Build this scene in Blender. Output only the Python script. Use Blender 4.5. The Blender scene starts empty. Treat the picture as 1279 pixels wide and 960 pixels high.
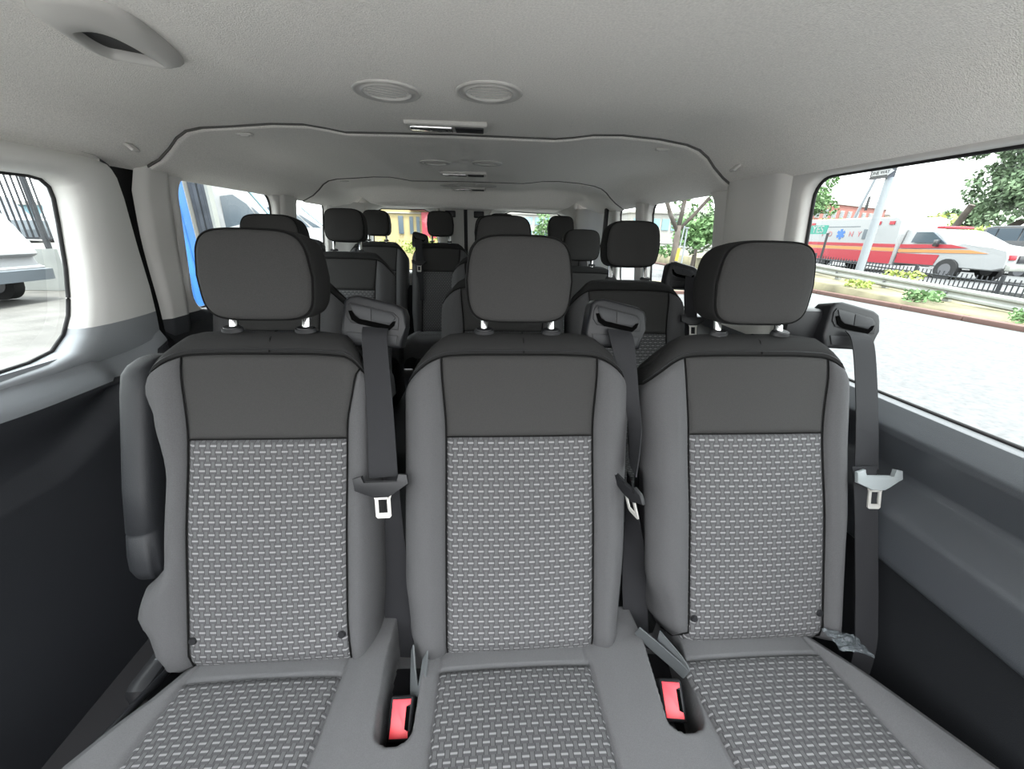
import bpy, bmesh, math, random
from mathutils import Vector, Matrix
PI = math.pi
SC = bpy.context.scene
COL = SC.collection
random.seed(7)

# ------------------------------------------------------------------ camera (origin of the scene = the phone between the front seats)
cam_d = bpy.data.cameras.new('camera'); cam = bpy.data.objects.new('camera', cam_d); COL.objects.link(cam)
F_PX = 490.0
cam_d.sensor_fit = 'HORIZONTAL'; cam_d.sensor_width = 36.0; cam_d.lens = 36.0 * F_PX / 1279.0
cam_d.clip_start = 0.02; cam_d.clip_end = 500
yd = Vector(((605 - 639.5) / F_PX, (480 - 290) / F_PX, -1)).normalized()
hd = Vector(((705 - 639.5) / F_PX, (480 - 292.5) / F_PX, -1))
zd = yd.cross(hd).normalized()
if zd.y < 0: zd = -zd
xd = yd.cross(zd)
M = Matrix(((xd.x, xd.y, xd.z, 0), (yd.x, yd.y, yd.z, 0), (zd.x, zd.y, zd.z, 0), (0, 0, 0, 1)))
cam.matrix_world = M
SC.camera = cam

# ------------------------------------------------------------------ world: bright hazy overcast sky
w = bpy.data.worlds.new('sky'); SC.world = w; w.use_nodes = True
nt = w.node_tree; nt.nodes.clear()
wo = nt.nodes.new('ShaderNodeOutputWorld'); bg = nt.nodes.new('ShaderNodeBackground')
tc = nt.nodes.new('ShaderNodeTexCoord'); sx = nt.nodes.new('ShaderNodeSeparateXYZ')
cr = nt.nodes.new('ShaderNodeValToRGB')
cr.color_ramp.elements[0].position = 0.0; cr.color_ramp.elements[0].color = (0.36, 0.358, 0.35, 1)
cr.color_ramp.elements[1].position = 1.0; cr.color_ramp.elements[1].color = (1.0, 1.03, 1.07, 1)
nt.links.new(tc.outputs['Generated'], sx.inputs[0]); nt.links.new(sx.outputs['Z'], cr.inputs[0])
nt.links.new(cr.outputs[0], bg.inputs[0]); nt.links.new(bg.outputs[0], wo.inputs[0])
bg.inputs[1].default_value = 2.4
sun_d = bpy.data.lights.new('sun', 'SUN'); sun_d.energy = 3.0; sun_d.angle = math.radians(12); sun_d.color = (1, 0.96, 0.9)
sun = bpy.data.objects.new('sun', sun_d); COL.objects.link(sun); sun.rotation_euler = Vector((-0.12, 0.28, -0.95)).to_track_quat('-Z', 'Y').to_euler()

SC.view_settings.view_transform = 'Standard'; SC.view_settings.look = 'None'
SC.view_settings.gamma = 1.0; SC.view_settings.use_curve_mapping = False
SC.view_settings.exposure = 2.78
SC.cycles.max_bounces = 10; SC.cycles.diffuse_bounces = 6; SC.cycles.transparent_max_bounces = 12
SC.cycles.use_denoising = True
SC.cycles.sample_clamp_indirect = 6.0

# ------------------------------------------------------------------ materials
def srgb(r, g, b):
    f = lambda c: (c / 255 / 12.92) if c / 255 <= 0.04045 else ((c / 255 + 0.055) / 1.055) ** 2.4
    return (f(r), f(g), f(b), 1)
def mat(name, col, rough=0.6, metal=0.0, spec=0.5, emit=None, noise=None, bump=None, alpha=None, sheen=0.0):
    m = bpy.data.materials.new(name); m.use_nodes = True
    n = m.node_tree; b = n.nodes['Principled BSDF']
    b.inputs['Base Color'].default_value = col if len(col) == 4 else (*col, 1)
    b.inputs['Roughness'].default_value = rough; b.inputs['Metallic'].default_value = metal
    b.inputs['Specular IOR Level'].default_value = spec
    if sheen: b.inputs['Sheen Weight'].default_value = sheen; b.inputs['Sheen Roughness'].default_value = 0.5
    if alpha is not None: b.inputs['Alpha'].default_value = alpha
    if noise or bump:
        t = n.nodes.new('ShaderNodeTexCoord')
    if noise:
        sc, amt = noise
        nz = n.nodes.new('ShaderNodeTexNoise'); nz.inputs['Scale'].default_value = sc; nz.inputs['Detail'].default_value = 4
        n.links.new(t.outputs['Object'], nz.inputs['Vector'])
        mp = n.nodes.new('ShaderNodeMapRange'); mp.inputs[1].default_value = 0.3; mp.inputs[2].default_value = 0.7
        mp.inputs[3].default_value = 1 - amt; mp.inputs[4].default_value = 1 + amt
        n.links.new(nz.outputs[0], mp.inputs[0])
        mx = n.nodes.new('ShaderNodeMix'); mx.data_type = 'RGBA'; mx.blend_type = 'MULTIPLY'; mx.inputs[0].default_value = 1
        mx.inputs[6].default_value = b.inputs['Base Color'].default_value
        n.links.new(mp.outputs[0], mx.inputs[7]); n.links.new(mx.outputs[2], b.inputs['Base Color'])
    if bump:
        sc, st = bump
        nb = n.nodes.new('ShaderNodeTexNoise'); nb.inputs['Scale'].default_value = sc; nb.inputs['Detail'].default_value = 3
        n.links.new(t.outputs['Object'], nb.inputs['Vector'])
        bp = n.nodes.new('ShaderNodeBump'); bp.inputs['Strength'].default_value = st; bp.inputs['Distance'].default_value = 0.002
        n.links.new(nb.outputs[0], bp.inputs['Height']); n.links.new(bp.outputs[0], b.inputs['Normal'])
    return m
def weave_mat():
    m = bpy.data.materials.new('weave_fabric'); m.use_nodes = True
    n = m.node_tree; b = n.nodes['Principled BSDF']; L = n.links.new
    uv = n.nodes.new('ShaderNodeUVMap'); s = n.nodes.new('ShaderNodeSeparateXYZ'); L(uv.outputs[0], s.inputs[0])
    def mth(op, a, c=None):
        q = n.nodes.new('ShaderNodeMath'); q.operation = op
        for i, v in enumerate((a, c)):
            if v is None: continue
            if isinstance(v, (int, float)): q.inputs[i].default_value = v
            else: L(v, q.inputs[i])
        return q.outputs[0]
    v = mth('DIVIDE', s.outputs[1], 0.0125); row = mth('FLOOR', v); vf = mth('FRACT', v)
    u = mth('ADD', mth('DIVIDE', s.outputs[0], 0.0217), mth('MULTIPLY', mth('MODULO', row, 2.0), 0.5))
    uf = mth('FRACT', u)
    du = mth('ABSOLUTE', mth('SUBTRACT', uf, 0.5)); dv = mth('ABSOLUTE', mth('SUBTRACT', vf, 0.5))
    dash = mth('MULTIPLY', mth('LESS_THAN', du, 0.28), mth('LESS_THAN', dv, 0.125))
    dark = mth('MULTIPLY', mth('LESS_THAN', du, 0.34), mth('GREATER_THAN', dv, 0.20))
    edge = mth('MULTIPLY', mth('GREATER_THAN', du, 0.27), mth('LESS_THAN', du, 0.35))
    m1 = n.nodes.new('ShaderNodeMix'); m1.data_type = 'RGBA'; m1.inputs[6].default_value = (0.072, 0.072, 0.074, 1); m1.inputs[7].default_value = (0.053, 0.053, 0.055, 1)
    L(dark, m1.inputs[0])
    m2 = n.nodes.new('ShaderNodeMix'); m2.data_type = 'RGBA'; m2.inputs[7].default_value = (0.034, 0.034, 0.035, 1); L(m1.outputs[2], m2.inputs[6]); L(edge, m2.inputs[0])
    m3 = n.nodes.new('ShaderNodeMix'); m3.data_type = 'RGBA'; m3.inputs[7].default_value = (0.17, 0.17, 0.172, 1); L(m2.outputs[2], m3.inputs[6]); L(dash, m3.inputs[0])
    L(m3.outputs[2], b.inputs['Base Color']); b.inputs['Roughness'].default_value = 0.9
    b.inputs['Specular IOR Level'].default_value = 0.2
    bp = n.nodes.new('ShaderNodeBump'); bp.inputs['Strength'].default_value = 0.5; bp.inputs['Distance'].default_value = 0.001
    h = mth('SUBTRACT', mth('ADD', dash, 0.5), mth('ADD', mth('MULTIPLY', dark, 0.3), mth('MULTIPLY', edge, 0.4)))
    L(h, bp.inputs['Height']); L(bp.outputs[0], b.inputs['Normal'])
    return m
def glass_mat(name, tint, gl=0.06):
    m = bpy.data.materials.new(name); m.use_nodes = True; n = m.node_tree; n.nodes.clear()
    o = n.nodes.new('ShaderNodeOutputMaterial'); t = n.nodes.new('ShaderNodeBsdfTransparent'); g = n.nodes.new('ShaderNodeBsdfGlossy')
    t.inputs[0].default_value = (*tint, 1); g.inputs['Roughness'].default_value = 0.02
    x = n.nodes.new('ShaderNodeMixShader'); x.inputs[0].default_value = gl
    n.links.new(t.outputs[0], x.inputs[1]); n.links.new(g.outputs[0], x.inputs[2]); n.links.new(x.outputs[0], o.inputs[0])
    return m
def split_mat(name, up, lo, z0, rough=0.5):
    """moulded trim: light upper half, dark lower half, joined at height z0"""
    m = mat(name, up, rough, bump=(900, 0.15)); n = m.node_tree; b = n.nodes['Principled BSDF']
    g = n.nodes.new('ShaderNodeNewGeometry'); s = n.nodes.new('ShaderNodeSeparateXYZ'); n.links.new(g.outputs['Position'], s.inputs[0])
    q = n.nodes.new('ShaderNodeMath'); q.operation = 'LESS_THAN'; q.inputs[1].default_value = z0; n.links.new(s.outputs['Z'], q.inputs[0])
    x = n.nodes.new('ShaderNodeMix'); x.data_type = 'RGBA'; x.inputs[6].default_value = (*up, 1); x.inputs[7].default_value = (*lo, 1)
    n.links.new(q.outputs[0], x.inputs[0]); n.links.new(x.outputs[2], b.inputs['Base Color'])
    return m
FAB = mat('grey_cloth', (0.032, 0.0315, 0.031), 0.92, spec=0.2, noise=(500, 0.10), bump=(1500, 0.5))
FABD = mat('dark_grey_cloth', (0.015, 0.015, 0.015), 0.92, spec=0.2, noise=(500, 0.10), bump=(1500, 0.5))
CUSH = mat('cushion_cloth_lit', (0.092, 0.092, 0.095), 0.92, spec=0.2, noise=(600, 0.10), bump=(1500, 0.5))  # bolster cloth lightened: the stronger light on cushions is in the colour
BOL = mat('bolster_cloth', (0.062, 0.062, 0.064), 0.92, spec=0.2, noise=(600, 0.10), bump=(1500, 0.5))
WEAVE = weave_mat()
VINYL = mat('dark_vinyl', (0.011, 0.012, 0.014), 0.55, spec=0.3, bump=(700, 0.3))
PIPE = mat('black_seam_piping', (0.005, 0.005, 0.005), 0.9, spec=0.1)
BLK = mat('black_plastic', (0.009, 0.0093, 0.0105), 0.45, spec=0.3)
BLKS = mat('dark_grey_plastic', (0.012, 0.0125, 0.014), 0.42, spec=0.25, bump=(900, 0.1))
GRYP = mat('grey_plastic', (0.020, 0.021, 0.023), 0.5, spec=0.25)
HOLE = mat('black_void', (0.002, 0.002, 0.002), 1.0, spec=0.0)
WEB = mat('seat_belt_webbing', (0.014, 0.0143, 0.016), 0.7, spec=0.2, noise=(900, 0.12), bump=(1200, 0.4))
WEBG = mat('grey_strap_webbing', (0.055, 0.06, 0.063), 0.7)
CHR = mat('chrome', (0.78, 0.78, 0.78), 0.22, 1.0)
LATCH = mat('latch_steel', (0.50, 0.49, 0.46), 0.35, 0.45)
RED = mat('red_button', (0.80, 0.035, 0.05), 0.4)
HEAD = mat('headliner_felt', (0.80, 0.78, 0.745), 0.95, spec=0.15, noise=(260, 0.09), bump=(420, 0.9))
SEAM = mat('headliner_seam', (0.10, 0.098, 0.094), 0.9)
CREAM = mat('light_trim', (0.56, 0.55, 0.53), 0.55, bump=(900, 0.15))
HANDLEM = mat('handle_plastic', (0.50, 0.49, 0.47), 0.5)
TRIMR = split_mat('pillar_trim_right', (0.56, 0.55, 0.53), (0.06, 0.064, 0.07), -0.318)
TRIML = split_mat('door_trim_left', (0.66, 0.66, 0.64), (0.24, 0.255, 0.27), -0.282)  # lower tone lifted: light falling on the door sill is in the colour
TRIMB = split_mat('pillar_trim_left', (0.56, 0.55, 0.53), (0.030, 0.032, 0.036), -0.325)
SILL = mat('sill_plastic', (0.042, 0.046, 0.052), 0.30, spec=0.9, bump=(800, 0.25))
LOWP = mat('lower_panel_plastic', (0.011, 0.012, 0.014), 0.6, spec=0.3, bump=(600, 0.4))
SEAL = mat('rubber_seal', (0.008, 0.008, 0.009), 0.7)
DASH = mat('dashboard_bounce', (0.24, 0.24, 0.235), 0.6)  # unseen dashboard, toned pale to bounce daylight onto the ceiling
CABF = mat('cab_floor_bounce', (0.22, 0.22, 0.215), 0.8)  # unseen cab floor, toned pale to bounce daylight onto the ceiling
FLOORM = mat('floor_vinyl', (0.02, 0.02, 0.022), 0.8)
GLASS = glass_mat('window_glass', (0.63, 0.67, 0.66), 0.05)
WRAP = mat('clear_wrapper', (0.10, 0.115, 0.125), 0.25, alpha=0.6, spec=0.6)
REARP = mat('rear_door_panel', (0.50, 0.50, 0.48), 0.55)

# ------------------------------------------------------------------ helpers
ROOTLOC = {}
def tag(o, label=None, cat=None, group=None, kind=None):
    if label: o['label'] = label
    if cat: o['category'] = cat
    if group: o['group'] = group
    if kind: o['kind'] = kind
    return o
def thing(name, loc, label, cat, group=None):
    o = bpy.data.objects.new(name, None); COL.objects.link(o); o.location = loc
    o.empty_display_size = 0.05; ROOTLOC[o] = Vector(loc)
    return tag(o, label, cat, group)
def setting(name, loc=(0, 0, 0)):
    o = bpy.data.objects.new(name, None); COL.objects.link(o); o.location = loc; ROOTLOC[o] = Vector(loc)
    o['kind'] = 'structure'; return o
def abs_loc(o):
    return ROOTLOC.get(o, Vector((0, 0, 0)))
def link(name, me, m, parent=None, smooth=True, label=None):
    """vertices are in world coordinates; the object is shifted so that they stay there under its parent"""
    ms = m if isinstance(m, (list, tuple)) else [m]
    for x in ms: me.materials.append(x)
    if smooth:
        me.polygons.foreach_set('use_smooth', [True] * len(me.polygons))
    o = bpy.data.objects.new(name, me); COL.objects.link(o)
    if parent is not None:
        o.parent = parent; o.location = -abs_loc(parent); ROOTLOC[o] = Vector((0, 0, 0))
    if label: o['label'] = label
    return o
def me_py(name, v, f):
    me = bpy.data.meshes.new(name); me.from_pydata([tuple(p) for p in v], [], f); me.update(); return me
def obj_py(name, v, f, m, parent=None, smooth=True, label=None):
    return link(name, me_py(name, v, f), m, parent, smooth, label)
def from_bm(name, bm, m, parent=None, smooth=False, label=None, angle=None):
    me = bpy.data.meshes.new(name); bmesh.ops.recalc_face_normals(bm, faces=bm.faces); bm.to_mesh(me); bm.free()
    o = link(name, me, m, parent, smooth or angle is not None, label)
    if angle is not None:
        me.set_sharp_from_angle(angle=math.radians(angle))
    return o
def grid_faces(nu, nv, off=0, flip=False):
    fs = []
    for j in range(nv - 1):
        for i in range(nu - 1):
            a = off + j * nu + i
            q = (a, a + 1, a + nu + 1, a + nu)
            fs.append(q[::-1] if flip else q)
    return fs
def bm_box(bm, c, s, rot=None, bev=0, seg=2):
    r = bmesh.ops.create_cube(bm, size=1.0)
    vs = r['verts']
    bmesh.ops.scale(bm, vec=s, verts=vs)
    if bev:
        es = list({e for v in vs for e in v.link_edges})
        r2 = bmesh.ops.bevel(bm, geom=es, offset=bev, segments=seg, profile=0.5, affect='EDGES')
        vs = list({v for f in r2['faces'] for v in f.verts} | {v for v in vs if v.is_valid})
    if rot is not None: bmesh.ops.rotate(bm, cent=(0, 0, 0), matrix=rot, verts=vs)
    bmesh.ops.translate(bm, vec=c, verts=vs)
    return vs
def box(name, c, s, m, parent=None, bev=0.0, rot=None, seg=2, label=None):
    bm = bmesh.new(); bm_box(bm, c, s, rot, bev, seg)
    return from_bm(name, bm, m, parent, angle=40 if bev else None, label=label)
def bm_cyl(bm, p0, p1, r0, r1=None, n=16, cap=True):
    p0, p1 = Vector(p0), Vector(p1); r1 = r0 if r1 is None else r1
    d = p1 - p0; q = d.to_track_quat('Z', 'Y').to_matrix().to_4x4()
    res = bmesh.ops.create_cone(bm, cap_ends=cap, segments=n, radius1=r0, radius2=r1, depth=d.length)
    bmesh.ops.transform(bm, matrix=Matrix.Translation((p0 + p1) / 2) @ q, verts=res['verts'])
    return res['verts']
def cyl(name, p0, p1, r, m, parent=None, r1=None, n=16, label=None):
    bm = bmesh.new(); bm_cyl(bm, p0, p1, r, r1, n); return from_bm(name, bm, m, parent, angle=40, label=label)
def prism_bm(bm, pts, origin, U, V, depth, bev=0.0, seg=2):
    """polygon pts (u,v) on plane origin+U*u+V*v, extruded along U x V by depth"""
    U, V, O = Vector(U), Vector(V), Vector(origin); N = U.cross(V).normalized()
    a = [bm.verts.new(O + U * u + V * v) for u, v in pts]; b = [bm.verts.new(O + U * u + V * v + N * depth) for u, v in pts]
    n = len(pts)
    fs = [bm.faces.new(a[::-1]), bm.faces.new(b)] + [bm.faces.new((a[i], a[(i + 1) % n], b[(i + 1) % n], b[i])) for i in range(n)]
    if bev:
        es = list({e for f in fs[:2] for e in f.edges})
        bmesh.ops.bevel(bm, geom=es, offset=bev, segments=seg, profile=0.5, affect='EDGES')
def prism(name, pts, origin, U, V, depth, m, parent=None, bev=0.0, seg=2, label=None):
    bm = bmesh.new(); prism_bm(bm, pts, origin, U, V, depth, bev, seg); return from_bm(name, bm, m, parent, angle=40, label=label)
def tube_bm(bm, pts, r, n=8, closed=False):
    pts = [Vector(p) for p in pts]; N = len(pts); rings = []
    up = Vector((0.13, 0.21, 0.97))
    for i in range(N):
        a = pts[(i - 1) % N] if (closed or i > 0) else pts[0]; b = pts[(i + 1) % N] if (closed or i < N - 1) else pts[-1]
        t = (b - a).normalized(); s = t.cross(up).normalized(); k = s.cross(t)
        rings.append([bm.verts.new(pts[i] + (s * math.cos(2 * PI * j / n) + k * math.sin(2 * PI * j / n)) * r) for j in range(n)])
    for i in range(N if closed else N - 1):
        A, B = rings[i], rings[(i + 1) % N]
        for j in range(n): bm.faces.new((A[j], A[(j + 1) % n], B[(j + 1) % n], B[j]))
    if not closed: bm.faces.new(rings[0][::-1]); bm.faces.new(rings[-1])
def tube(name, pts, r, m, parent=None, n=8, closed=False, label=None):
    bm = bmesh.new(); tube_bm(bm, pts, r, n, closed); return from_bm(name, bm, m, parent, smooth=True, label=label)
def ribbon(name, pairs, th, m, parent=None, label=None, sub=6):
    """flat strap through pairs of (left point, right point)"""
    P = [(Vector(a), Vector(b)) for a, b in pairs]; Q = []
    def cr_(p0, p1, p2, p3, t):
        return 0.5 * ((2 * p1) + (-p0 + p2) * t + (2 * p0 - 5 * p1 + 4 * p2 - p3) * t * t + (-p0 + 3 * p1 - 3 * p2 + p3) * t ** 3)
    for i in range(len(P) - 1):
        i0, i3 = max(i - 1, 0), min(i + 2, len(P) - 1)
        for k in range(sub):
            t = k / sub; Q.append(tuple(cr_(P[i0][s], P[i][s], P[i + 1][s], P[i3][s], t) for s in (0, 1)))
    Q.append(P[-1]); v = []; f = []
    for i, (a, b) in enumerate(Q):
        j0, j1 = max(i - 1, 0), min(i + 1, len(Q) - 1)
        t = ((Q[j1][0] + Q[j1][1]) - (Q[j0][0] + Q[j0][1])).normalized(); n = (b - a).cross(t).normalized() * th / 2
        v += [a + n, b + n, b - n, a - n]
    for i in range(len(Q) - 1):
        o = i * 4
        for k in range(4): f.append((o + k, o + (k + 1) % 4, o + 4 + (k + 1) % 4, o + 4 + k))
    f.append((0, 3, 2, 1)); o = (len(Q) - 1) * 4; f.append((o, o + 1, o + 2, o + 3))
    o_ = obj_py(name, v, f, m, parent, smooth=True, label=label); o_.data.set_sharp_from_angle(angle=0.7); return o_
def interp(tab, x):
    if x <= tab[0][0]: return tab[0][1]
    for (a, b), (c, d) in zip(tab, tab[1:]):
        if x <= c:
            t = (x - a) / (c - a); t = t * t * (3 - 2 * t); return b + (d - b) * t
    return tab[-1][1]
def lin(tab, x):
    if x <= tab[0][0]: return tab[0][1]
    for (a, b), (c, d) in zip(tab, tab[1:]):
        if x <= c: return b + (d - b) * (x - a) / (c - a)
    return tab[-1][1]
def sst(a, b, x):
    t = min(1, max(0, (x - a) / (b - a))); return t * t * (3 - 2 * t)
def fr(a, b, n): return [a + (b - a) * i / (n - 1) for i in range(n)]

# ------------------------------------------------------------------ van shell
XR = lambda z: 0.905 + (0.178 - z) * 0.117
XL = lambda z: -1.115 - (0.178 - z) * 0.117
FLOOR = -1.24
# roof lining, cross section (x, z) and three panels along the van
PROF = [(-1.125, 0.160), (-1.10, 0.172), (-1.055, 0.195), (-1.015, 0.228), (-0.985, 0.258), (-0.95, 0.279), (-0.90, 0.290), (-0.80, 0.298), (-0.68, 0.309), (-0.58, 0.311),
        (-0.51, 0.303), (-0.45, 0.294), (-0.30, 0.297), (-0.10, 0.300), (0.10, 0.300), (0.24, 0.300), (0.30, 0.306), (0.37, 0.316), (0.47, 0.319), (0.60, 0.312), (0.70, 0.299),
        (0.75, 0.284), (0.785, 0.262), (0.815, 0.232), (0.855, 0.200), (0.895, 0.176), (0.915, 0.166)]
def roofz(x, y):
    z = lin(PROF, x)
    if y > 2.95:
        k = sst(3.17, 3.30, y) if abs(x + 0.105) < 0.70 else sst(3.17, 3.30, y) * (1 - sst(0.70, 0.92, abs(x + 0.105)))
        z = z + (0.185 - z) * k if z > 0.185 else z
    return z - (0.012 if y > 2.761 else 0.007 if y > 1.528 else 0.0)
def roof_panel(name, y0, y1, ny, dz=0.0):
    xs = []
    for (a, _), (b, _) in zip(PROF, PROF[1:]): xs += [a, (a + b) / 2]
    xs.append(PROF[-1][0])
    ys = [y0, y0 + 0.003, y0 + 0.010, y0 + 0.02] + fr(y0 + 0.05, y1 - 0.05, ny) + [y1 - 0.02, y1 - 0.010, y1 - 0.003, y1]
    v = []
    for y in ys:
        e = min(y - y0, y1 - y); lift = 0.010 * (1 - min(1, e / 0.012)) ** 2
        for x in xs: v.append((x, y, roofz(x, y) + lift + dz))
    return obj_py(name, v, grid_faces(len(xs), len(ys), flip=True), HEAD, ceiling)
ceiling = setting('ceiling', (0, 0, 0.3))
roof_panel('front_headliner_panel', -0.26, 1.524, 36)
roof_panel('middle_headliner_panel', 1.530, 2.757, 26)
roof_panel('rear_headliner_panel', 2.763, 3.62, 48)
# outer roof skin keeps daylight out above the lining
v = []
rx = [-1.24, -1.2, -1.05, -0.7, -0.1, 0.5, 0.85, 1.0, 1.04]; rz = [0.19, 0.30, 0.40, 0.45, 0.46, 0.45, 0.40, 0.30, 0.19]
WHITE = mat('white_paint', (0.75, 0.75, 0.75), 0.4)
for y in (-0.28, 3.75):
    for x, z in zip(rx, rz): v.append((x, y, z))
obj_py('roof_skin', v, grid_faces(9, 2), WHITE, ceiling)
for yy in (1.527, 2.760):
    tube('headliner_seam', [(x, yy, roofz(x, yy) + 0.001) for x, _ in PROF], 0.004, SEAM, ceiling, n=6)
ob = box('floor', (-0.105, 1.87, FLOOR - 0.02), (2.3, 3.56, 0.04), FLOORM); ob['kind'] = 'structure'
ob = box('floor', (-0.105, -0.88, FLOOR - 0.02), (2.3, 1.94, 0.04), CABF); ob['kind'] = 'structure'
ob = box('dashboard_blocker', (-0.105, -1.30, -0.77), (2.2, 0.55, 0.92), DASH, None, 0.08); ob['kind'] = 'structure'  # unseen dashboard block, added and raised to cut ground light on the backrests

def rpoly(y0, y1, z0, z1, r, n=7, skew0=0.0, skew1=0.0):
    """rounded window outline in (y, z); skew shifts the bottom of the first / second side"""
    P = []
    for cy, cz, a0 in ((y1, z1, 0), (y0, z1, 90), (y0, z0, 180), (y1, z0, 270)):
        sy = -1 if cy == y1 else 1; sz = -1 if cz == z1 else 1
        for k in range(n):
            a = math.radians(a0 + 90 * k / (n - 1))
            y = cy + sy * r + r * math.cos(a); z = cz + sz * r + r * math.sin(a)
            t = (z1 - z) / (z1 - z0); y += (skew1 if cy == y1 else skew0) * t
            P.append((y, z))
    return P
def rad_at(poly, c, ang):
    d = (math.cos(ang), math.sin(ang)); best = None
    for (a, b), (e, g) in zip(poly, poly[1:] + poly[:1]):
        x1, y1, x2, y2 = a - c[0], b - c[1], e - c[0], g - c[1]
        den = d[0] * (y2 - y1) - d[1] * (x2 - x1)
        if abs(den) < 1e-12: continue
        t = (x1 * (y2 - y1) - y1 * (x2 - x1)) / den; s = (x1 * d[1] - y1 * d[0]) / den
        if t > 0 and -1e-6 <= s <= 1 + 1e-6 and (best is None or t < best): best = t
    return best
def window_ring(trim_name, trim_parent, win, outer, outline, surf, trim_mat, bulge=0.012, reveal=0.035, sgn=1):
    """trim panel with a window opening. surf(y,z,out) -> point; out>0 is towards the outside."""
    cy = sum(p[0] for p in outline) / len(outline); cz = sum(p[1] for p in outline) / len(outline)
    angs = sorted(set([round(2 * PI * k / 72, 5) for k in range(72)] + [round(math.atan2(z - cz, y - cy) % (2 * PI), 5) for y, z in outer + outline]))
    rows = [(1.0, 0, -0.0), (0.75, 0, -0.6), (0.45, 0, -1), (0.2, 0, -1), (0.06, 0, -0.6), (0.0, 0, 0.0), (-1, 0.25, 0.35), (-1, 0.5, 1.0)]
    v = []
    for k, off, dep in rows:
        for a in angs:
            ri, ro = rad_at(outline, (cy, cz), a), rad_at(outer, (cy, cz), a)
            r = ri + (ro - ri) * k if k >= 0 else ri - 0.008 * off
            d = dep * bulge if k >= 0 else reveal * dep
            if k >= 0 and k < 1: d *= min(1, (ro - ri) / 0.05)
            v.append(surf(cy + r * math.cos(a), cz + r * math.sin(a), d))
    n = len(angs); f = []
    for j in range(len(rows) - 1):
        for i in range(n): f.append((j * n + i, j * n + (i + 1) % n, (j + 1) * n + (i + 1) % n, (j + 1) * n + i))
    obj_py(trim_name, v, f, trim_mat, trim_parent)
    wpts = [surf(cy + (rad_at(outline, (cy, cz), a) - 0.006) * math.cos(a), cz + (rad_at(outline, (cy, cz), a) - 0.006) * math.sin(a), reveal * 0.85) for a in angs]
    tube('window_gasket', wpts, 0.005, SEAL, win, n=6, closed=True)
    gl = [surf(cy + rad_at(outline, (cy, cz), a) * math.cos(a), cz + rad_at(outline, (cy, cz), a) * math.sin(a), reveal) for a in angs]
    obj_py('window_pane', gl + [surf(cy, cz, reveal)], [(i, (i + 1) % n, n) for i in range(n)], GLASS, win, smooth=False)
sR = lambda y, z, d: (XR(z) + d, y, z)
sL = lambda y, z, d: (XL(z) - d, y, z)
def rect(y0, y1, z0, z1): return [(y0, z0), (y1, z0), (y1, z1), (y0, z1)]
def curve_quad(y0, y1, z0, z1): return rect(y0, y1, z0, z1)
ZT, ZB = 0.195, -0.372
wallR = setting('wall_right', (1.0, 1.4, FLOOR)); wallL = setting('wall_left', (-1.2, 2.4, FLOOR))
doorL = setting('door_1', (-1.2, 0.4, FLOOR))
def win(n, x, y): return setting('window_%d' % n, (x, y, -0.3))
window_ring('window_trim', wallR, win(1, 0.95, 0.4), rect(-0.75, 1.30, ZB, ZT), rpoly(-0.60, 1.187, -0.356, 0.166, 0.055), sR, TRIMR, 0.006)
window_ring('window_trim', wallR, win(2, 0.95, 1.9), rect(1.50, 2.40, ZB, ZT), rpoly(1.652, 2.335, -0.33, 0.178, 0.075, skew0=-0.02), sR, TRIMR, 0.010)
window_ring('window_trim', wallR, win(3, 0.95, 2.7), rect(2.40, 3.05, ZB, ZT), rpoly(2.50, 2.89, -0.33, 0.178, 0.05), sR, TRIMR, 0.008)
window_ring('window_trim', wallL, win(5, -1.2, 2.0), rect(1.62, 2.49, ZB, ZT), rpoly(1.672, 2.405, -0.33, 0.172, 0.085, skew0=0.0), sL, TRIMB, 0.008)
window_ring('window_trim', wallL, win(6, -1.2, 2.9), rect(2.49, 3.25, ZB, ZT), rpoly(2.645, 3.15, -0.33, 0.178, 0.06), sL, TRIMB, 0.010)
# sliding door: its own moulded panel with a rounded rear corner
dout = [(-0.75, -0.395), (1.445, -0.395), (1.444, -0.30), (1.436, -0.2), (1.418, -0.08), (1.408, 0.0), (1.400, 0.07), (1.388, 0.125), (1.368, 0.158), (1.33, 0.176), (1.25, 0.180), (-0.75, 0.180)]
dwin = []
dw = [(-0.55, -0.362), (0.95, -0.357), (1.06, -0.352), (1.125, -0.338), (1.168, -0.300), (1.195, -0.25), (1.208, -0.20), (1.222, -0.12), (1.232, 0.0), (1.235, 0.06), (1.230, 0.088), (1.212, 0.105), (1.18, 0.110), (-0.55, 0.106)]
window_ring('door_trim', doorL, win(4, -1.2, 0.4), dout, dw, lambda y, z, d: (XL(z) - d + 0.028 * (1 - sst(0.15, 0.182, z)), y, z), TRIML, 0.020, 0.05)
# return edge of the door and the black weatherstrip behind it
de = [(1.445, -1.2)] + dout[1:11] + [(-0.75, 0.180)]
v = []
for y, z in de:
    for d, o in ((-0.028, 0), (-0.015, 0.006), (0.03, 0.006)): v.append((XL(z) - d, y + o, z + (o if z > 0.15 else 0)))
obj_py('door_edge', v, grid_faces(3, len(de)), SEAL, doorL)
v = []
for z in fr(-1.22, 0.20, 12):
    for y, o_ in ((1.30, 0.035), (1.45, 0.035), (1.66, 0.012)): v.append((XL(z) - o_, y, z))
for y in fr(1.40, -0.75, 8):
    pass
obj_py('door_weatherstrip', v, grid_faces(3, 12), SEAL, doorL)
obj_py('door_top_strip', [(XL(0.2) - 0.02, y, z) for z in (0.165, 0.20) for y in fr(-0.75, 1.45, 10)], grid_faces(10, 2), SEAL, doorL)
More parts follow.
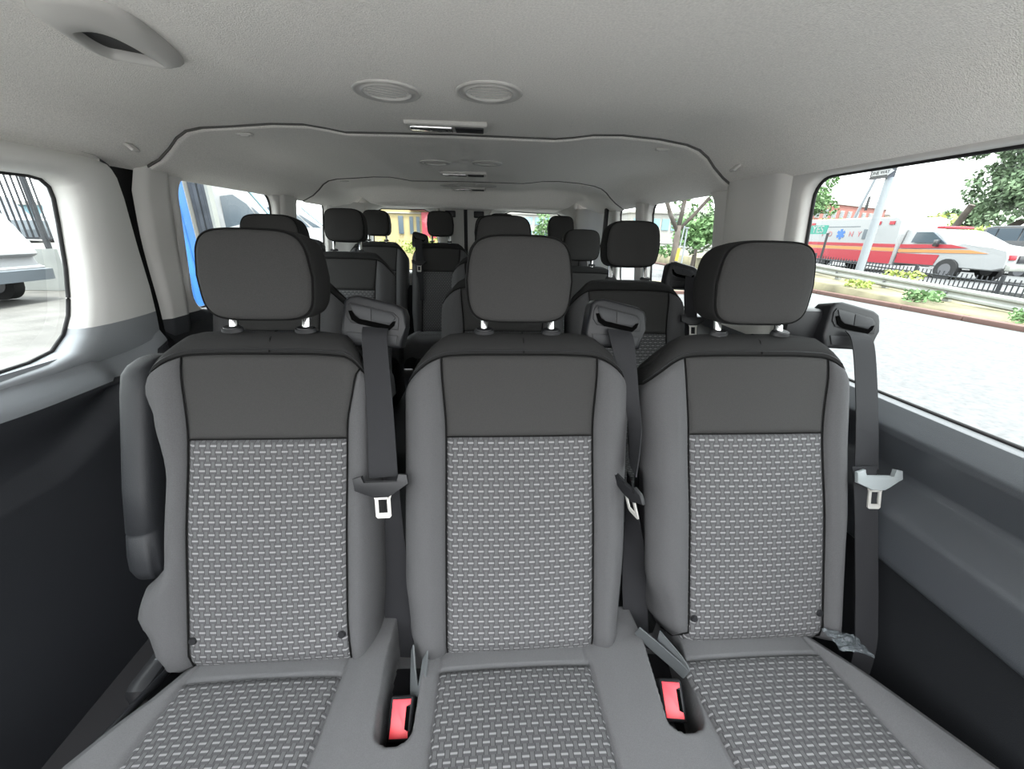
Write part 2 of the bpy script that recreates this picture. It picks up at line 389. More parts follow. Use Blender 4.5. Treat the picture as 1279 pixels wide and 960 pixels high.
# B pillar moulding beside the door: rounded light strip
def pillar(name, parent, side, y0, y1, bul, m, z0=-0.40, z1=0.19, lean=None, flat=0.35):
    zs = fr(z0, z1, 14); v = []; ts = [0, .06, .15, .3, .5, .7, .85, .94, 1]
    for z in zs:
        for t in ts:
            a, b = (lean(z) if lean else (y0, y1))
            s = min(1, math.sin(PI * t) / flat) if flat else math.sin(PI * t)
            s = s * s * (3 - 2 * s)
            y = a + (b - a) * t
            v.append(((XR(z) - bul * s) if side > 0 else (XL(z) + bul * s), y, z))
    return obj_py(name, v, grid_faces(len(ts), len(zs)), m, parent)
pillar('pillar_moulding', wallL, -1, 0, 0, 0.020, TRIMB, lean=lambda z: (1.470 + 0.03 * sst(0.10, 0.19, z) + 0.035 * sst(0.0, -0.38, z), 1.632), flat=0.5)
pillar('pillar_moulding', wallL, -1, 2.425, 2.60, 0.022, TRIMB)
pillar('pillar_moulding', wallR, 1, 1.225, 1.56, 0.028, TRIMR, flat=0.3)
pillar('pillar_moulding', wallR, 1, 2.35, 2.49, 0.022, TRIMR)
# solid quarter panels at the back
for side, par, ya, mm in ((1, wallR, 3.05, TRIMR), (-1, wallL, 3.25, TRIMB)):
    zs = fr(-1.22, 0.20, 12); ys = fr(ya, 3.62, 9); v = []
    for z in zs:
        for y in ys:
            k = 0.05 * sst(3.25, 3.45, y) + 0.10 * sst(3.45, 3.60, y)
            v.append(((XR(z) - k) if side > 0 else (XL(z) + k), y, z))
    obj_py('quarter_panel', v, grid_faces(len(ys), len(zs)), mm, par)
# lower walls with sill and ledge relief
def lower_wall(name, parent, side, y0, y1, ny, prot, m, z0=FLOOR, z1=-0.362, nz=80):
    zs = [z1 - (z1 - z0) * (i / (nz - 1)) ** 1.5 for i in range(nz)]; ys = fr(y0, y1, ny); v = []
    xb = XR(-0.36) if side > 0 else XL(-0.36)
    for z in zs:
        for y in ys:
            p = prot(y, z); v.append((xb - p if side > 0 else xb + p, y, z))
    return obj_py(name, v, grid_faces(len(ys), len(zs)), m, parent)
RT = [(-1.25, 0.030), (-0.685, 0.050), (-0.675, 0.070), (-0.66, 0.074), (-0.570, 0.073), (-0.556, 0.068), (-0.520, 0.022), (-0.508, 0.012), (-0.492, 0.010), (-0.410, 0.042), (-0.396, 0.042), (-0.372, 0.018), (-0.356, 0.003)]
lower_wall('side_panel', wallR, 1, -0.75, 3.62, 12, lambda y, z: lin(RT, z), SILL, z0=-0.68, z1=-0.356)
lower_wall('kick_panel', wallR, 1, -0.75, 3.62, 4, lambda y, z: lin(RT, z), LOWP, z0=FLOOR, z1=-0.679, nz=6)
SILLL = mat('door_plastic_lit', (0.185, 0.197, 0.212), 0.42, bump=(800, 0.2)); DOORD = mat('door_plastic_shaded', (0.019, 0.0205, 0.024), 0.5, spec=0.35, bump=(600, 0.3))  # one door plastic: light on the upward sill painted into the paler copy
def sbound(y): return -0.415 - 0.02 * sst(0.6, 1.0, y) + 0.05 * sst(1.28, 1.44, y)
def pl_left(y, z):
    e = sst(1.47, 1.33, y); sill = 0.028 + 0.055 * sst(-0.34, sbound(y) - 0.004, z) * (0.25 + 0.75 * e)
    l2 = -0.60 + 0.15 * sst(0.90, 1.33, y)
    return sill - 0.022 * sst(sbound(y) - 0.01, l2 + 0.05, z) * e + 0.040 * sst(l2 + 0.035, l2 - 0.02, z) * e
for nm, m_, za, zb, nn in (('door_sill', SILLL, lambda y: -0.345, sbound, 18), ('door_skin', DOORD, sbound, lambda y: FLOOR, 90)):
    v = []; ys_ = fr(-0.75, 1.445, 70)
    for k in fr(0, 1, nn):
        for y in ys_:
            z = za(y) + (zb(y) - za(y)) * (k if nn < 50 else k ** 1.4); v.append((XL(-0.36) + pl_left(y, z) - 0.0, y, z))
    obj_py(nm, v, grid_faces(70, nn), m_, doorL)
lower_wall('side_panel', wallL, -1, 1.50, 3.62, 4, lambda y, z: 0.03 * sst(-0.37, -0.41, z), LOWP, nz=20)
# rear wall: two doors with windows
rw = setting('wall_rear', (-0.105, 3.6, FLOOR))
RY = 3.60
def rear_door(n, x0, x1, outline, wn):
    d = setting('door_%d' % n, ((x0 + x1) / 2, RY, FLOOR))
    window_ring('door_trim', d, win(wn, (x0 + x1) / 2, RY), [(x0, -0.45), (x1, -0.45), (x1, 0.30), (x0, 0.30)], outline, lambda x, z, q: (x, RY + q, z), REARP, 0.03, 0.06)
    box('door_panel', ((x0 + x1) / 2, RY + 0.01, -0.84), (x1 - x0 - 0.002, 0.03, 0.78), LOWP, d)
    return d
dL = rear_door(2, -1.02, -0.165, [(-0.36, -0.33), (-0.41, 0.05), (-0.45, 0.148), (-0.50, 0.172), (-0.86, 0.168), (-0.915, 0.142), (-0.94, 0.04), (-0.96, -0.33)], 7)
dR = rear_door(3, -0.150, 0.79, [(0.735, -0.33), (0.72, 0.04), (0.69, 0.138), (0.63, 0.165), (0.22, 0.175), (0.16, 0.152), (0.12, 0.06), (0.06, -0.33)], 8)
for d, s in ((dL, -1), (dR, 1)):
    o = -0.43 if s < 0 else 0.135
    xs_, xe_ = (-0.40, -0.28) if s < 0 else (0.085, -0.03)
    tube('trim_rib', [(xs_, RY - 0.03, 0.185), (xe_, RY - 0.035, 0.03), (xe_ + s * -0.02, RY - 0.03, -0.3)], 0.014, CREAM, d)
    hx = -0.28 if s < 0 else -0.045
    box('door_latch', (hx, RY - 0.045, 0.135), (0.085, 0.05, 0.05), BLKS, d, 0.006)
    box('latch_lever', (hx + 0.012, RY - 0.07, 0.098), (0.018, 0.014, 0.045), HOLE, d, 0.004)
box('door_gap_seal', (-0.157, RY + 0.012, -0.4), (0.03, 0.03, 1.3), SEAL, rw)
box('rear_pillar', (-1.09, RY + 0.02, -0.4), (0.15, 0.06, 1.4), CREAM, rw, 0.02)
box('rear_pillar', (0.87, RY + 0.02, -0.4), (0.17, 0.06, 1.4), CREAM, rw, 0.02)
box('rear_header', (-0.105, RY + 0.03, 0.36), (2.1, 0.05, 0.14), CREAM, rw, 0.01)
# belt rail on the right quarter panel
box('belt_height_rail', (0.875, 3.02, 0.06), (0.03, 0.03, 0.24), BLK, wallR, 0.008)

# ------------------------------------------------------------------ roof fittings
def disc_vent(cx, cy, r, label, group, ang, detail=True):
    z = roofz(cx, cy); t = thing('air_vent', (cx, cy, z), label, 'vent', group)
    bm = bmesh.new(); n = 40; prof = [(1.0, 0.002), (1.0, -0.0015), (0.95, -0.0045), (0.90, -0.0035), (0.76, -0.0015), (0.74, -0.0045), (0.70, -0.005), (0.67, -0.001), (0.66, 0.016)]
    rings = [[bm.verts.new((cx + r * k * math.cos(2 * PI * i / n), cy + r * k * math.sin(2 * PI * i / n), z + h)) for i in range(n)] for k, h in prof]
    for A, B in zip(rings, rings[1:]):
        for i in range(n): bm.faces.new((A[i], A[(i + 1) % n], B[(i + 1) % n], B[i]))
    from_bm('bezel', bm, HANDLEM if detail else CREAM, t, smooth=True)
    bm = bmesh.new(); bmesh.ops.create_circle(bm, cap_ends=True, segments=32, radius=r * 0.66, matrix=Matrix.Translation((cx, cy, z + 0.014)))
    from_bm('dark_backing', bm, HOLE, t)
    R_ = Matrix.Rotation(ang, 3, 'Z')
    for k in (-0.42, -0.21, 0.0, 0.21, 0.42):
        L_ = 2 * r * math.sqrt(max(0, 0.60 ** 2 - k * k))
        c = R_ @ Vector((0, k * r * 1.05, 0))
        box('louver', (cx + c.x, cy + c.y, z + 0.002), (L_, r * 0.11, 0.003), HANDLEM, t, rot=R_ @ Matrix.Rotation(-0.5, 3, 'X'))
def dome(cx, cy, label):
    z = roofz(cx, cy); t = thing('dome_lamp', (cx, cy, z), label, 'lamp', None)
    bm = bmesh.new(); bm_box(bm, (cx, cy, z - 0.004), (0.245, 0.085, 0.016), bev=0.007, seg=3); from_bm('bezel', bm, HANDLEM, t, angle=50)
    box('left_lens', (cx - 0.045, cy, z - 0.0135), (0.125, 0.055, 0.010), LENS, t, 0.004)
    box('right_lens', (cx + 0.068, cy, z - 0.0125), (0.085, 0.055, 0.008), GRYP, t, 0.003)
LENS = mat('lamp_lens', (0.70, 0.70, 0.70), 0.08, 0.9)
for i, (yy, w0, w1, r) in enumerate(((1.095, 'left', 'right', 0.077), (2.04, 'left', 'right', 0.070), (2.92, 'left', 'right', 0.070))):
    row = ('over the front bench', 'over the second row', 'over the back rows')[i]
    disc_vent(-0.224, yy + 0.01, r, 'round grey ceiling vent %s, left one of the pair, louvers turned askew' % row, 'round ceiling air vents', 0.5 if i == 0 else 0.3)
    disc_vent(0.012, yy - 0.012, r, 'round grey ceiling vent %s, right one of the pair' % row, 'round ceiling air vents', 0.0)
dome(-0.112, 1.39, 'slim rectangular ceiling lamp with shiny lens nearest the camera')
dome(-0.112, 2.36, 'small rectangular ceiling lamp over the second row, behind the first seam')
dome(-0.112, 3.08, 'tiny rectangular ceiling lamp near the rear edge of the roof lining')
# grab handle of the door, set into the lining upper left
t = thing('grab_handle', (-0.65, 0.9, 0.3), 'light grey moulded ceiling grab handle at the upper left', 'handle')
ca, sa = math.cos(0.0), math.sin(0.0)
def hmesh():
    # elongated body along y with sloping inner flank, and a finger slot
    O = [(-0.700, 0.835), (-0.690, 0.805), (-0.655, 0.775), (-0.60, 0.772), (-0.566, 0.80), (-0.556, 0.84), (-0.575, 0.93), (-0.597, 1.00), (-0.615, 1.025), (-0.640, 1.020), (-0.690, 0.985), (-0.715, 0.95), (-0.712, 0.89)]
    I = [(-0.686, 0.875), (-0.672, 0.858), (-0.640, 0.853), (-0.625, 0.868), (-0.622, 0.90), (-0.625, 0.94), (-0.630, 0.98), (-0.637, 0.996), (-0.655, 0.990), (-0.685, 0.968), (-0.698, 0.955), (-0.699, 0.93), (-0.693, 0.90)]
    def ins(P, k, c): return [(c[0] + (x - c[0]) * k, c[1] + (y - c[1]) * k) for x, y in P]
    def dense(P, m=4):
        Q = []; n = len(P)
        for i in range(n):
            p0, p1, p2, p3 = [P[(i + j) % n] for j in (-1, 0, 1, 2)]
            for s in range(m):
                t_ = s / m
                Q.append(tuple(0.5 * (2 * p1[q] + (-p0[q] + p2[q]) * t_ + (2 * p0[q] - 5 * p1[q] + 4 * p2[q] - p3[q]) * t_ ** 2 + (-p0[q] + 3 * p1[q] - 3 * p2[q] + p3[q]) * t_ ** 3) for q in (0, 1)))
        return Q
    O_, I_ = dense(O), dense(I); n = len(O_)
    mid = [((a[0] * 0.45 + b[0] * 0.55), (a[1] * 0.45 + b[1] * 0.55)) for a, b in zip(O_, I_)]
    mid1 = [((a[0] * 0.85 + b[0] * 0.15), (a[1] * 0.85 + b[1] * 0.15)) for a, b in zip(O_, I_)]
    lev = [(O_, 0.006), (O_, -0.006), (mid1, -0.012), (mid, -0.019), (ins(I_, 1.06, (-0.66, 0.92)), -0.020), (I_, -0.017), (ins(I_, 0.985, (-0.66, 0.92)), -0.008), (ins(I_, 0.97, (-0.66, 0.92)), 0.002)]
    v = []; 
    for P, h in lev:
        for x, y in P: v.append((x, y, roofz(x, y) + h))
    f = []
    for j in range(len(lev) - 1):
        for i in range(n): f.append((j * n + i, (j + 1) * n + i, (j + 1) * n + (i + 1) % n, j * n + (i + 1) % n))
    return v, f, [(x, y, roofz(x, y) - 0.003) for x, y in ins(I_, 0.985, (-0.66, 0.92))]
hv, hf, hs = hmesh()
obj_py('handle_body', hv, hf, HANDLEM, t)
obj_py('finger_recess', hs, [tuple(range(len(hs)))], BLKS, t, smooth=False)
# small coat hook / cover plates
def plate(p, s, lab, rz=0.0, ry=0.0):
    R_ = Matrix.Rotation(rz, 3, 'Z') @ Matrix.Rotation(ry, 3, 'Y'); x, y = p; z = roofz(x, y)
    t = thing('trim_clip', (x, y, z), lab, 'clip')
    box('cover', (x, y, z - 0.003), s, HANDLEM, t, 0.004, rot=R_)
    box('notch', (x, y, z - 0.007), (s[0] * 0.5, s[1] * 0.45, 0.004), CREAM, t, 0.001, rot=R_)
plate((-1.03, 1.385), (0.045, 0.03, 0.010), 'small light rectangular trim clip on the left roof cove before the first seam', 0, 0.75)
plate((0.825, 1.40), (0.045, 0.03, 0.010), 'small light rectangular trim clip on the right roof cove before the first seam', 0, -0.75)
plate((-0.80, 1.585), (0.05, 0.022, 0.008), 'small oval trim clip just behind the first roof seam, left side')
plate((0.645, 1.60), (0.05, 0.022, 0.008), 'small oval trim clip just behind the first roof seam, right side')
plate((-0.87, 2.80), (0.05, 0.022, 0.008), 'tiny trim clip at the second roof seam, left side')
plate((0.66, 2.80), (0.05, 0.022, 0.008), 'tiny trim clip at the second roof seam, right side')

# ------------------------------------------------------------------ seats
A0, B0 = 0.902, 0.36
NRM = Vector((0, -1, B0)).normalized()
def plane(x, z, d=0.0): return Vector((x, A0 + B0 * z, z)) + NRM * d
ZTOP, ZSEAM, ZMID, ZBOT = -0.197, -0.246, -0.411, -0.872
class Back:
    def __init__(s, cx, wl, wr): s.cx, s.wl, s.wr = cx, wl, wr
    def W(s, z, side):
        w = interp(s.wl if side < 0 else s.wr, z)
        e = ZTOP - z; rc = 0.085
        if e < rc: w -= (rc - math.sqrt(max(0, rc * rc - (rc - e) ** 2))) * 0.62
        return w
    def pt(s, a, b, puff=0.0):
        """a in [-1.25,1.25] across, b in [0,1.3] upward; |a|>1 and b>1 continue over the edge"""
        R_, T = 0.055, 0.095; Rt, Rb = 0.040, 0.045
        # vertical
        bi0, bi1 = 0.08, 0.93
        if b < bi0:
            th = (bi0 - b) / bi0 * PI / 2; z = ZBOT + Rb - Rb * math.sin(th); dz = 0.06 * (1 - math.cos(th))
        elif b <= bi1: z = ZBOT + Rb + (ZTOP - Rt - ZBOT - Rb) * (b - bi0) / (bi1 - bi0); dz = 0
        elif b <= 1.0:
            th = (b - bi1) / (1 - bi1) * PI / 2; z = ZTOP - Rt + Rt * math.sin(th); dz = 0.045 * (1 - math.cos(th))
        else: z = ZTOP - 0.030 * (b - 1) / 0.3; dz = 0.045 + 0.085 * (b - 1) / 0.3
        sd = -1 if a < 0 else 1; W = s.W(z, sd); aa = abs(a); ai = 0.80
        if aa < ai: x = (W - R_) * aa / ai; dx = 0
        elif aa <= 1: th = (aa - ai) / (1 - ai) * PI / 2; x = W - R_ + R_ * math.sin(th); dx = T * (1 - math.cos(th))
        else: x = W; dx = T + 0.05 * (aa - 1) / 0.25
        x -= max(0, W - 0.222) * sst(0.35, 1.0, dx / 0.10) * (1 if z < -0.5 else 0.4)
        if z > -0.43:
            t1 = min(1, max(0, (x - 0.06) / (W - 0.06))); t2 = min(1, max(0, (x - 0.150) / (W - 0.150))); z -= (0.012 * t1 ** 2 + 0.062 * t2 ** 2.0) * sst(-0.42, -0.235, z)
        bol = 0.020 * sst(0.150, 0.195, x) * (1 - sst(ZSEAM - 0.06, ZSEAM + 0.03, z)) + 0.010 * sst(ZMID, ZMID - 0.2, z)
        bulge = 0.010 * (1 - (x / 0.26) ** 2)
        d = bol + bulge - math.sqrt(dx * dx + dz * dz)
        return plane(s.cx + sd * x, z, max(d, -0.150) + puff)
    def a_of(s, x, z):
        sd = -1 if x < 0 else 1; return sd * 0.80 * abs(x) / (s.W(z, sd) - 0.055)
    def b_of(s, z):
        return 0.08 + (z - ZBOT - 0.045) / (ZTOP - 0.040 - ZBOT - 0.045) * 0.85
def panel(name, bk, parent, m, alo, ahi, blo, bhi, na, nb, seams, uvs=False, puff=0.0045, label=None):
    """alo/ahi: functions b->a. seams: which of 'l','r','b','t' are sewn (dip there)"""
    v = []; uv = []
    def spaced(n): 
        L_ = [0, 0.012, 0.03, 0.06]; return L_ + fr(0.10, 0.90, n) + [1 - q for q in reversed(L_)]
    U, V = spaced(na), spaced(nb)
    for q in V:
        b = blo + (bhi - blo) * q; l, h = alo(b), ahi(b)
        for p in U:
            a = l + (h - l) * p
            base = bk.pt(a, b)
            e = 1.0
            if 'l' in seams: e = min(e, (base - bk.pt(l, b)).length / 0.010)
            if 'r' in seams: e = min(e, (base - bk.pt(h, b)).length / 0.010)
            if 'b' in seams: e = min(e, (base - bk.pt(a, blo)).length / 0.010)
            if 't' in seams: e = min(e, (base - bk.pt(a, bhi)).length / 0.010)
            e = math.sin(min(1, e) * PI / 2)
            P = bk.pt(a, b, -0.004 + (puff + 0.004) * e); v.append(P); uv.append((P.x - bk.cx + 5, P.z * 1.06 + 5))
    me = me_py(name, v, grid_faces(len(U), len(V)))
    if uvs:
        ul = me.uv_layers.new(name='UVMap')
        for lp in me.loops: ul.data[lp.index].uv = uv[lp.vertex_index]
    return link(name, me, m, parent, True, label)
def stitch(name, pts, m, parent): return tube(name, pts, 0.0012, m, parent, n=4)
def build_back(root, cx, wl, wr, lo=False, label=None):
    bk = Back(cx, wl, wr); k = 0.5 if lo else 1
    # hard shell behind
    zs = fr(ZBOT + 0.02, ZTOP - 0.09, 12); v = []
    for z in zs:
        for sd in (-1, 1):
            for dd in (-0.09, -0.16): v.append(plane(cx + sd * (bk.W(z, sd) - 0.03) * (1 if dd > -0.1 else 0.93), z, dd))
    f = []
    for j in range(len(zs) - 1):
        o = 4 * j
        for a, b in ((0, 1), (1, 3), (3, 2)): f.append((o + a, o + b, o + 4 + b, o + 4 + a))
    n = len(v); f.append((0, 1, 3, 2)); f.append((n - 4, n - 3, n - 1, n - 2))
    B = obj_py('backrest', v, f, VINYL, root, smooth=False, label=label)
    xt = 0.162; xs_ = lambda z: 0.158 + 0.010 * sst(ZMID, ZSEAM, z)
    bs, bm_ = bk.b_of(ZSEAM), bk.b_of(ZMID)
    zof = lambda b: ZBOT + 0.045 + (b - 0.08) / 0.85 * (ZTOP - 0.04 - ZBOT - 0.045)
    al = lambda b: bk.a_of(-xs_(zof(b)), zof(b)); ah = lambda b: bk.a_of(xs_(zof(b)), zof(b))
    panel('insert_panel', bk, B, WEAVE, al, ah, 0.0, bm_, int(14 * k), int(24 * k), 'lrt', uvs=True, label='woven light and dark grey patterned cloth panel')
    panel('upper_panel', bk, B, FAB, al, ah, bm_, bs, int(14 * k), int(10 * k), 'lrbt')
    panel('side_bolster', bk, B, BOL, lambda b: -1.25, al, 0.0, bs, int(22 * k), int(30 * k), 'rt')
    panel('side_bolster', bk, B, BOL, ah, lambda b: 1.25, 0.0, bs, int(22 * k), int(30 * k), 'lt')
    panel('top_cap', bk, B, FABD, lambda b: -1.25, lambda b: 1.25, bs, 1.3, int(40 * k), int(16 * k), 'b', label='darker cloth cap along the top edge')
    for fn in (al, ah):
        tube('seam', [bk.pt(fn(b), b, 0.0008) for b in fr(0.02, bs, 30)], 0.0017, PIPE, B, n=5)
    tube('seam', [bk.pt(a, bs, 0.0006) for a in fr(-1.2, 1.2, 60)], 0.0018, PIPE, B, n=5)
    tube('seam', [bk.pt(al(bm_) + (ah(bm_) - al(bm_)) * q, bm_, 0.0006) for q in fr(0, 1, 12)], 0.0013, PIPE, B, n=5)
    if not lo:
        c = []
        for b in fr(bs + 0.004, 1.28, 12): c.append(bk.pt(0.03 + 0.05 * (1 - (b - bs) / 0.4) * 0, b, 0.0045))
        tube('cap_seam', c, 0.0016, PIPE, B, n=5)
        for dx in (0, 1):
            pts = [bk.pt(a, bs + 0.012, 0.0046) for a in fr(-0.93, 0.93, 60)]
        tube('cap_stitching', pts, 0.0009, BLKS, B, n=4)
    return bk, B
def build_headrest(root, cx, lo=False, dz=0.0, w=0.113, h=0.0865):
    """padded headrest on two chrome posts; front face with piping"""
    t = 0.0
    c = Vector((cx, 0.826, -0.091 + dz)); tilt = 0.10
    Uz = Vector((0, math.sin(tilt), math.cos(tilt))); Uy = Vector((0, math.cos(tilt), -math.sin(tilt)))
    N = 36 if lo else 64
    def sil(a, k):
        ca_, sa_ = math.cos(a), math.sin(a); e = 2 / 5.0
        x = math.copysign(abs(ca_) ** e, ca_) * w; z = math.copysign(abs(sa_) ** e, sa_) * h
        x *= (1.0 - 0.09 * (z / h)) if z > 0 else (1.0 + 0.05 * (z / h)); z += 0.004 * (1 - (x / w) ** 2) * (1 if z > 0 else -0.3)
        return x * k, z * k
    def P(a, k, y): 
        x, z = sil(a, k); yy = y - 0.006 * (1 - (x / w) ** 2)
        return c + Vector((x, 0, 0)) + Uz * z + Uy * yy
    def rings(L_):
        v = [P(2 * PI * i / N, k, y) for k, y in L_ for i in range(N)]; f = []
        for j in range(len(L_) - 1):
            for i in range(N): f.append((j * N + i, j * N + (i + 1) % N, (j + 1) * N + (i + 1) % N, (j + 1) * N + i))
        return v, f
    body = [(0.955, 0.004), (0.975, 0.003), (0.993, 0.008), (1.0, 0.020), (0.998, 0.050), (0.975, 0.082), (0.92, 0.105), (0.80, 0.122), (0.5, 0.132), (0.15, 0.134)]
    v, f = rings(body); f.append(tuple((len(body) - 1) * N + i for i in range(N)))
    H = obj_py('headrest', v, f, FABD, root)
    fp = [(0.955, 0.003), (0.945, 0.0), (0.93, -0.003), (0.88, -0.006), (0.7, -0.009), (0.4, -0.010), (0.1, -0.010)]
    v, f = rings(fp); f.append(tuple((len(fp) - 1) * N + i for i in range(N)))
    obj_py('front_panel', v, f, FAB, H)
    tube('piping', [P(2 * PI * i / N, 0.958, 0.0008) for i in range(N)], 0.0024, PIPE, H, n=6, closed=True)
    for s in (-1, 1):
        x = cx + s * 0.0735
        cyl('post', (x, 0.838, -0.215), (x, 0.862, -0.150 + dz), 0.0088, CHR, H, n=12, label='chrome post')
    return H
def collars(B, cx, lo=False):
    for s in (-1, 1):
        x = cx + s * 0.0735
        bm = bmesh.new(); vs = bm_cyl(bm, (0, 0, -0.005), (0, 0, 0.002), 0.0165, 0.015, 20); vs += bm_cyl(bm, (0, 0, 0.002), (0, 0, 0.004), 0.013, 0.012, 20)
        bmesh.ops.scale(bm, vec=(1.35, 0.9, 1), verts=vs)
        bmesh.ops.rotate(bm, cent=(0, 0, 0), matrix=Matrix.Rotation(0.2, 3, 'X'), verts=vs)
        bmesh.ops.translate(bm, vec=(x, 0.838, ZTOP - 0.001), verts=vs)
        from_bm('post_collar', bm, BLK, B, angle=50)
GO = [(-0.060, 0.036), (-0.050, 0.046), (-0.030, 0.049), (0.050, 0.030), (0.066, 0.020), (0.071, 0.004), (0.069, -0.020), (0.058, -0.066), (-0.064, -0.060), (-0.070, -0.030)]
def guide(B, gx, gz=-0.180, gy=0.868, sx=1.0, lab=None):
    """belt guide housing at the shoulder; face plate, two cover plates, curved slot"""
    U = Vector((sx, 0, 0)); V = Vector((0, 0.22, 0.975)).normalized(); N = U.cross(V); O = Vector((gx, gy, gz))
    if N.y > 0: N = -N
    def prf(name, pts, o, dep, m, bev, seg=2):
        bm = bmesh.new(); prism_bm(bm, pts, O + N * o, U, V, dep, bev, seg); return from_bm(name, bm, m, H, angle=40)
    bm = bmesh.new(); prism_bm(bm, GO, O - N * 0.055, U, V, 0.055 * (1 if sx > 0 else -1) * (1 if U.cross(V).y < 0 else -1), 0.007, 3)
    H = from_bm('belt_guide', bm, BLKS, B, angle=40, label=lab)
    d = 1 if U.cross(V).y < 0 else -1
    prf('face_plate', [(-0.047, 0.034), (0.045, 0.012), (0.056, 0.000), (0.054, -0.026), (-0.046, -0.010), (-0.055, 0.004), (-0.054, 0.024)], 0.0006, 0.002 * d, GRYP if False else BLK, 0.0015)
    prf('cover_plate', [(-0.046, 0.030), (-0.003, 0.020), (-0.003, -0.006), (-0.026, -0.002), (-0.036, 0.006), (-0.042, 0.018)], 0.0028, 0.002 * d, GRYP, 0.001)
    prf('cover_plate', [(-0.001, 0.0195), (0.043, 0.009), (0.049, 0.000), (0.044, -0.006), (0.036, -0.014), (-0.001, -0.0065)], 0.0028, 0.002 * d, GRYP, 0.001)
    prf('belt_slot', [(-0.050, 0.015), (-0.043, 0.016), (-0.037, 0.005), (-0.027, -0.002), (0.036, -0.0155), (0.043, -0.0075), (0.050, -0.006), (0.046, -0.017), (0.036, -0.026), (-0.030, -0.013), (-0.044, -0.004)], 0.0040, 0.0012 * d, HOLE, 0)
    prf('lower_plate', [(-0.056, -0.030), (0.052, -0.038), (0.048, -0.058), (-0.050, -0.052)], 0.0006, 0.0025 * d, GRYP, 0.0012)
    return H
def tongue(parent, O, U, V, pm, chr_=LATCH, lp=None):
    U, V, O = Vector(U).normalized(), Vector(V).normalized(), Vector(O); N = U.cross(V)
    d = 1 if N.y < 0 else -1; N = N * d
    O0 = O; U = U * 1.18; V = V * 1.2
    P = [(-0.046, 0.012), (-0.030, 0.017), (-0.029, 0.004), (0.029, 0.004), (0.030, 0.018), (0.045, 0.016), (0.047, 0.000), (0.020, -0.014), (0.012, -0.021), (-0.012, -0.021), (-0.044, -0.008)]
    bm = bmesh.new(); prism_bm(bm, P, O + N * 0.012, U, V, 0.009 * d, 0.0018, 2); T = from_bm('tongue', bm, pm, parent, angle=40, label=lp)
    bm = bmesh.new()
    prism_bm(bm, [(-0.013, -0.021), (0.013, -0.021), (0.012, -0.026), (-0.012, -0.026)], O + N * 0.010, U, V, 0.003 * d)
    for a in ([(-0.0165, -0.016), (-0.013, -0.018), (-0.0075, -0.024), (-0.0075, -0.052), (-0.013, -0.052), (-0.013, -0.026)],
              [(0.0165, -0.016), (0.013, -0.018), (0.0075, -0.024), (0.0075, -0.052), (0.013, -0.052), (0.013, -0.026)],
              [(-0.013, -0.049), (0.013, -0.049), (0.013, -0.055), (0.010, -0.058), (-0.010, -0.058), (-0.013, -0.055)]):
        prism_bm(bm, a, O + N * 0.010, U, V, 0.003 * d)
    from_bm('latch_plate', bm, chr_, T, label='bright metal latch plate with a rectangular slot')
    return T
STD = [(-0.87, 0.235), (-0.80, 0.248), (-0.70, 0.258), (-0.3, 0.258)]

# ---- row one: a three-place bench
RL = (0.075, 0.6, FLOOR)
bench = thing('bench_seat', RL, 'three-place grey cloth bench seat nearest the camera, with woven pattern inserts', 'seat', None)
WLL = [(-0.875, 0.215), (-0.80, 0.250), (-0.745, 0.278), (-0.71, 0.268), (-0.655, 0.222), (-0.49, 0.220), (-0.36, 0.245), (-0.27, 0.262)]
b1, B1 = build_back(bench, -0.445, WLL, [(-0.87, 0.208), (-0.7, 0.216), (-0.3, 0.214)], label='left backrest with folded armrest on its outer side')
b2, B2 = build_back(bench, 0.0765, STD, [(-0.87, 0.228), (-0.6, 0.245), (-0.3, 0.257)], label='middle backrest')
b3, B3 = build_back(bench, 0.610, [(-0.87, 0.180), (-0.80, 0.225), (-0.70, 0.258), (-0.3, 0.268)], [(-0.87, 0.225), (-0.3, 0.243)], label='right backrest beside the window')
for B, cx in ((B1, -0.449), (B2, 0.0725), (B3, 0.602)): build_headrest(bench, cx); collars(B, cx)
guide(B1, -0.243, lab='black belt guide on the inner shoulder of the left backrest')
guide(B2, 0.300, lab='black belt guide between middle and right backrests')
guide(B3, 0.875, lab='black belt guide beside the right window')
box('guide_bracket', (0.795, 0.915, -0.205), (0.13, 0.05, 0.10), BLK, B3, 0.012)
for bk, B in ((b1, B1), (b3, B3)):
    for s in (-1, 1):
        zz = -0.795; p = bk.pt(bk.a_of(s * 0.147, zz), bk.b_of(zz), 0.004)
        cyl('anchor_button', p, p + NRM * 0.004, 0.0085, BLK, B, r1=0.0065, n=16)
# armrest folded up beside the left backrest
v = []; zs = [-0.262, -0.264, -0.272, -0.285, -0.32, -0.40, -0.50, -0.585, -0.588, -0.592, -0.63, -0.660, -0.682, -0.692, -0.696]
wd = [0.05, 0.4, 0.75, 0.95, 1, 1, 1, 1, 0.95, 1, 1, 0.95, 0.75, 0.4, 0.05]
NA = 28
for z, k in zip(zs, wd):
    for i in range(NA):
        a = 2 * PI * i / NA; e = 2 / 3.5; c_, s_ = math.cos(a), math.sin(a)
        X = math.copysign(abs(c_) ** e, c_) * 0.031 * (0.4 + 0.6 * k); Y = math.copysign(abs(s_) ** e, s_) * 0.062 * k
        if z < -0.592: X += 0.0025 * math.sin(a * 9)
        v.append(plane(-0.7085 + X + 0.012 * sst(-0.5, -0.7, z), z, 0.0) + Vector((0, 0.045 + Y, 0)))
f = [(j * NA + i, (j + 1) * NA + i, (j + 1) * NA + (i + 1) % NA, j * NA + (i + 1) % NA) for j in range(len(zs) - 1) for i in range(NA)]
f += [tuple(range(NA)), tuple((len(zs) - 1) * NA + i for i in range(NA))[::-1]]
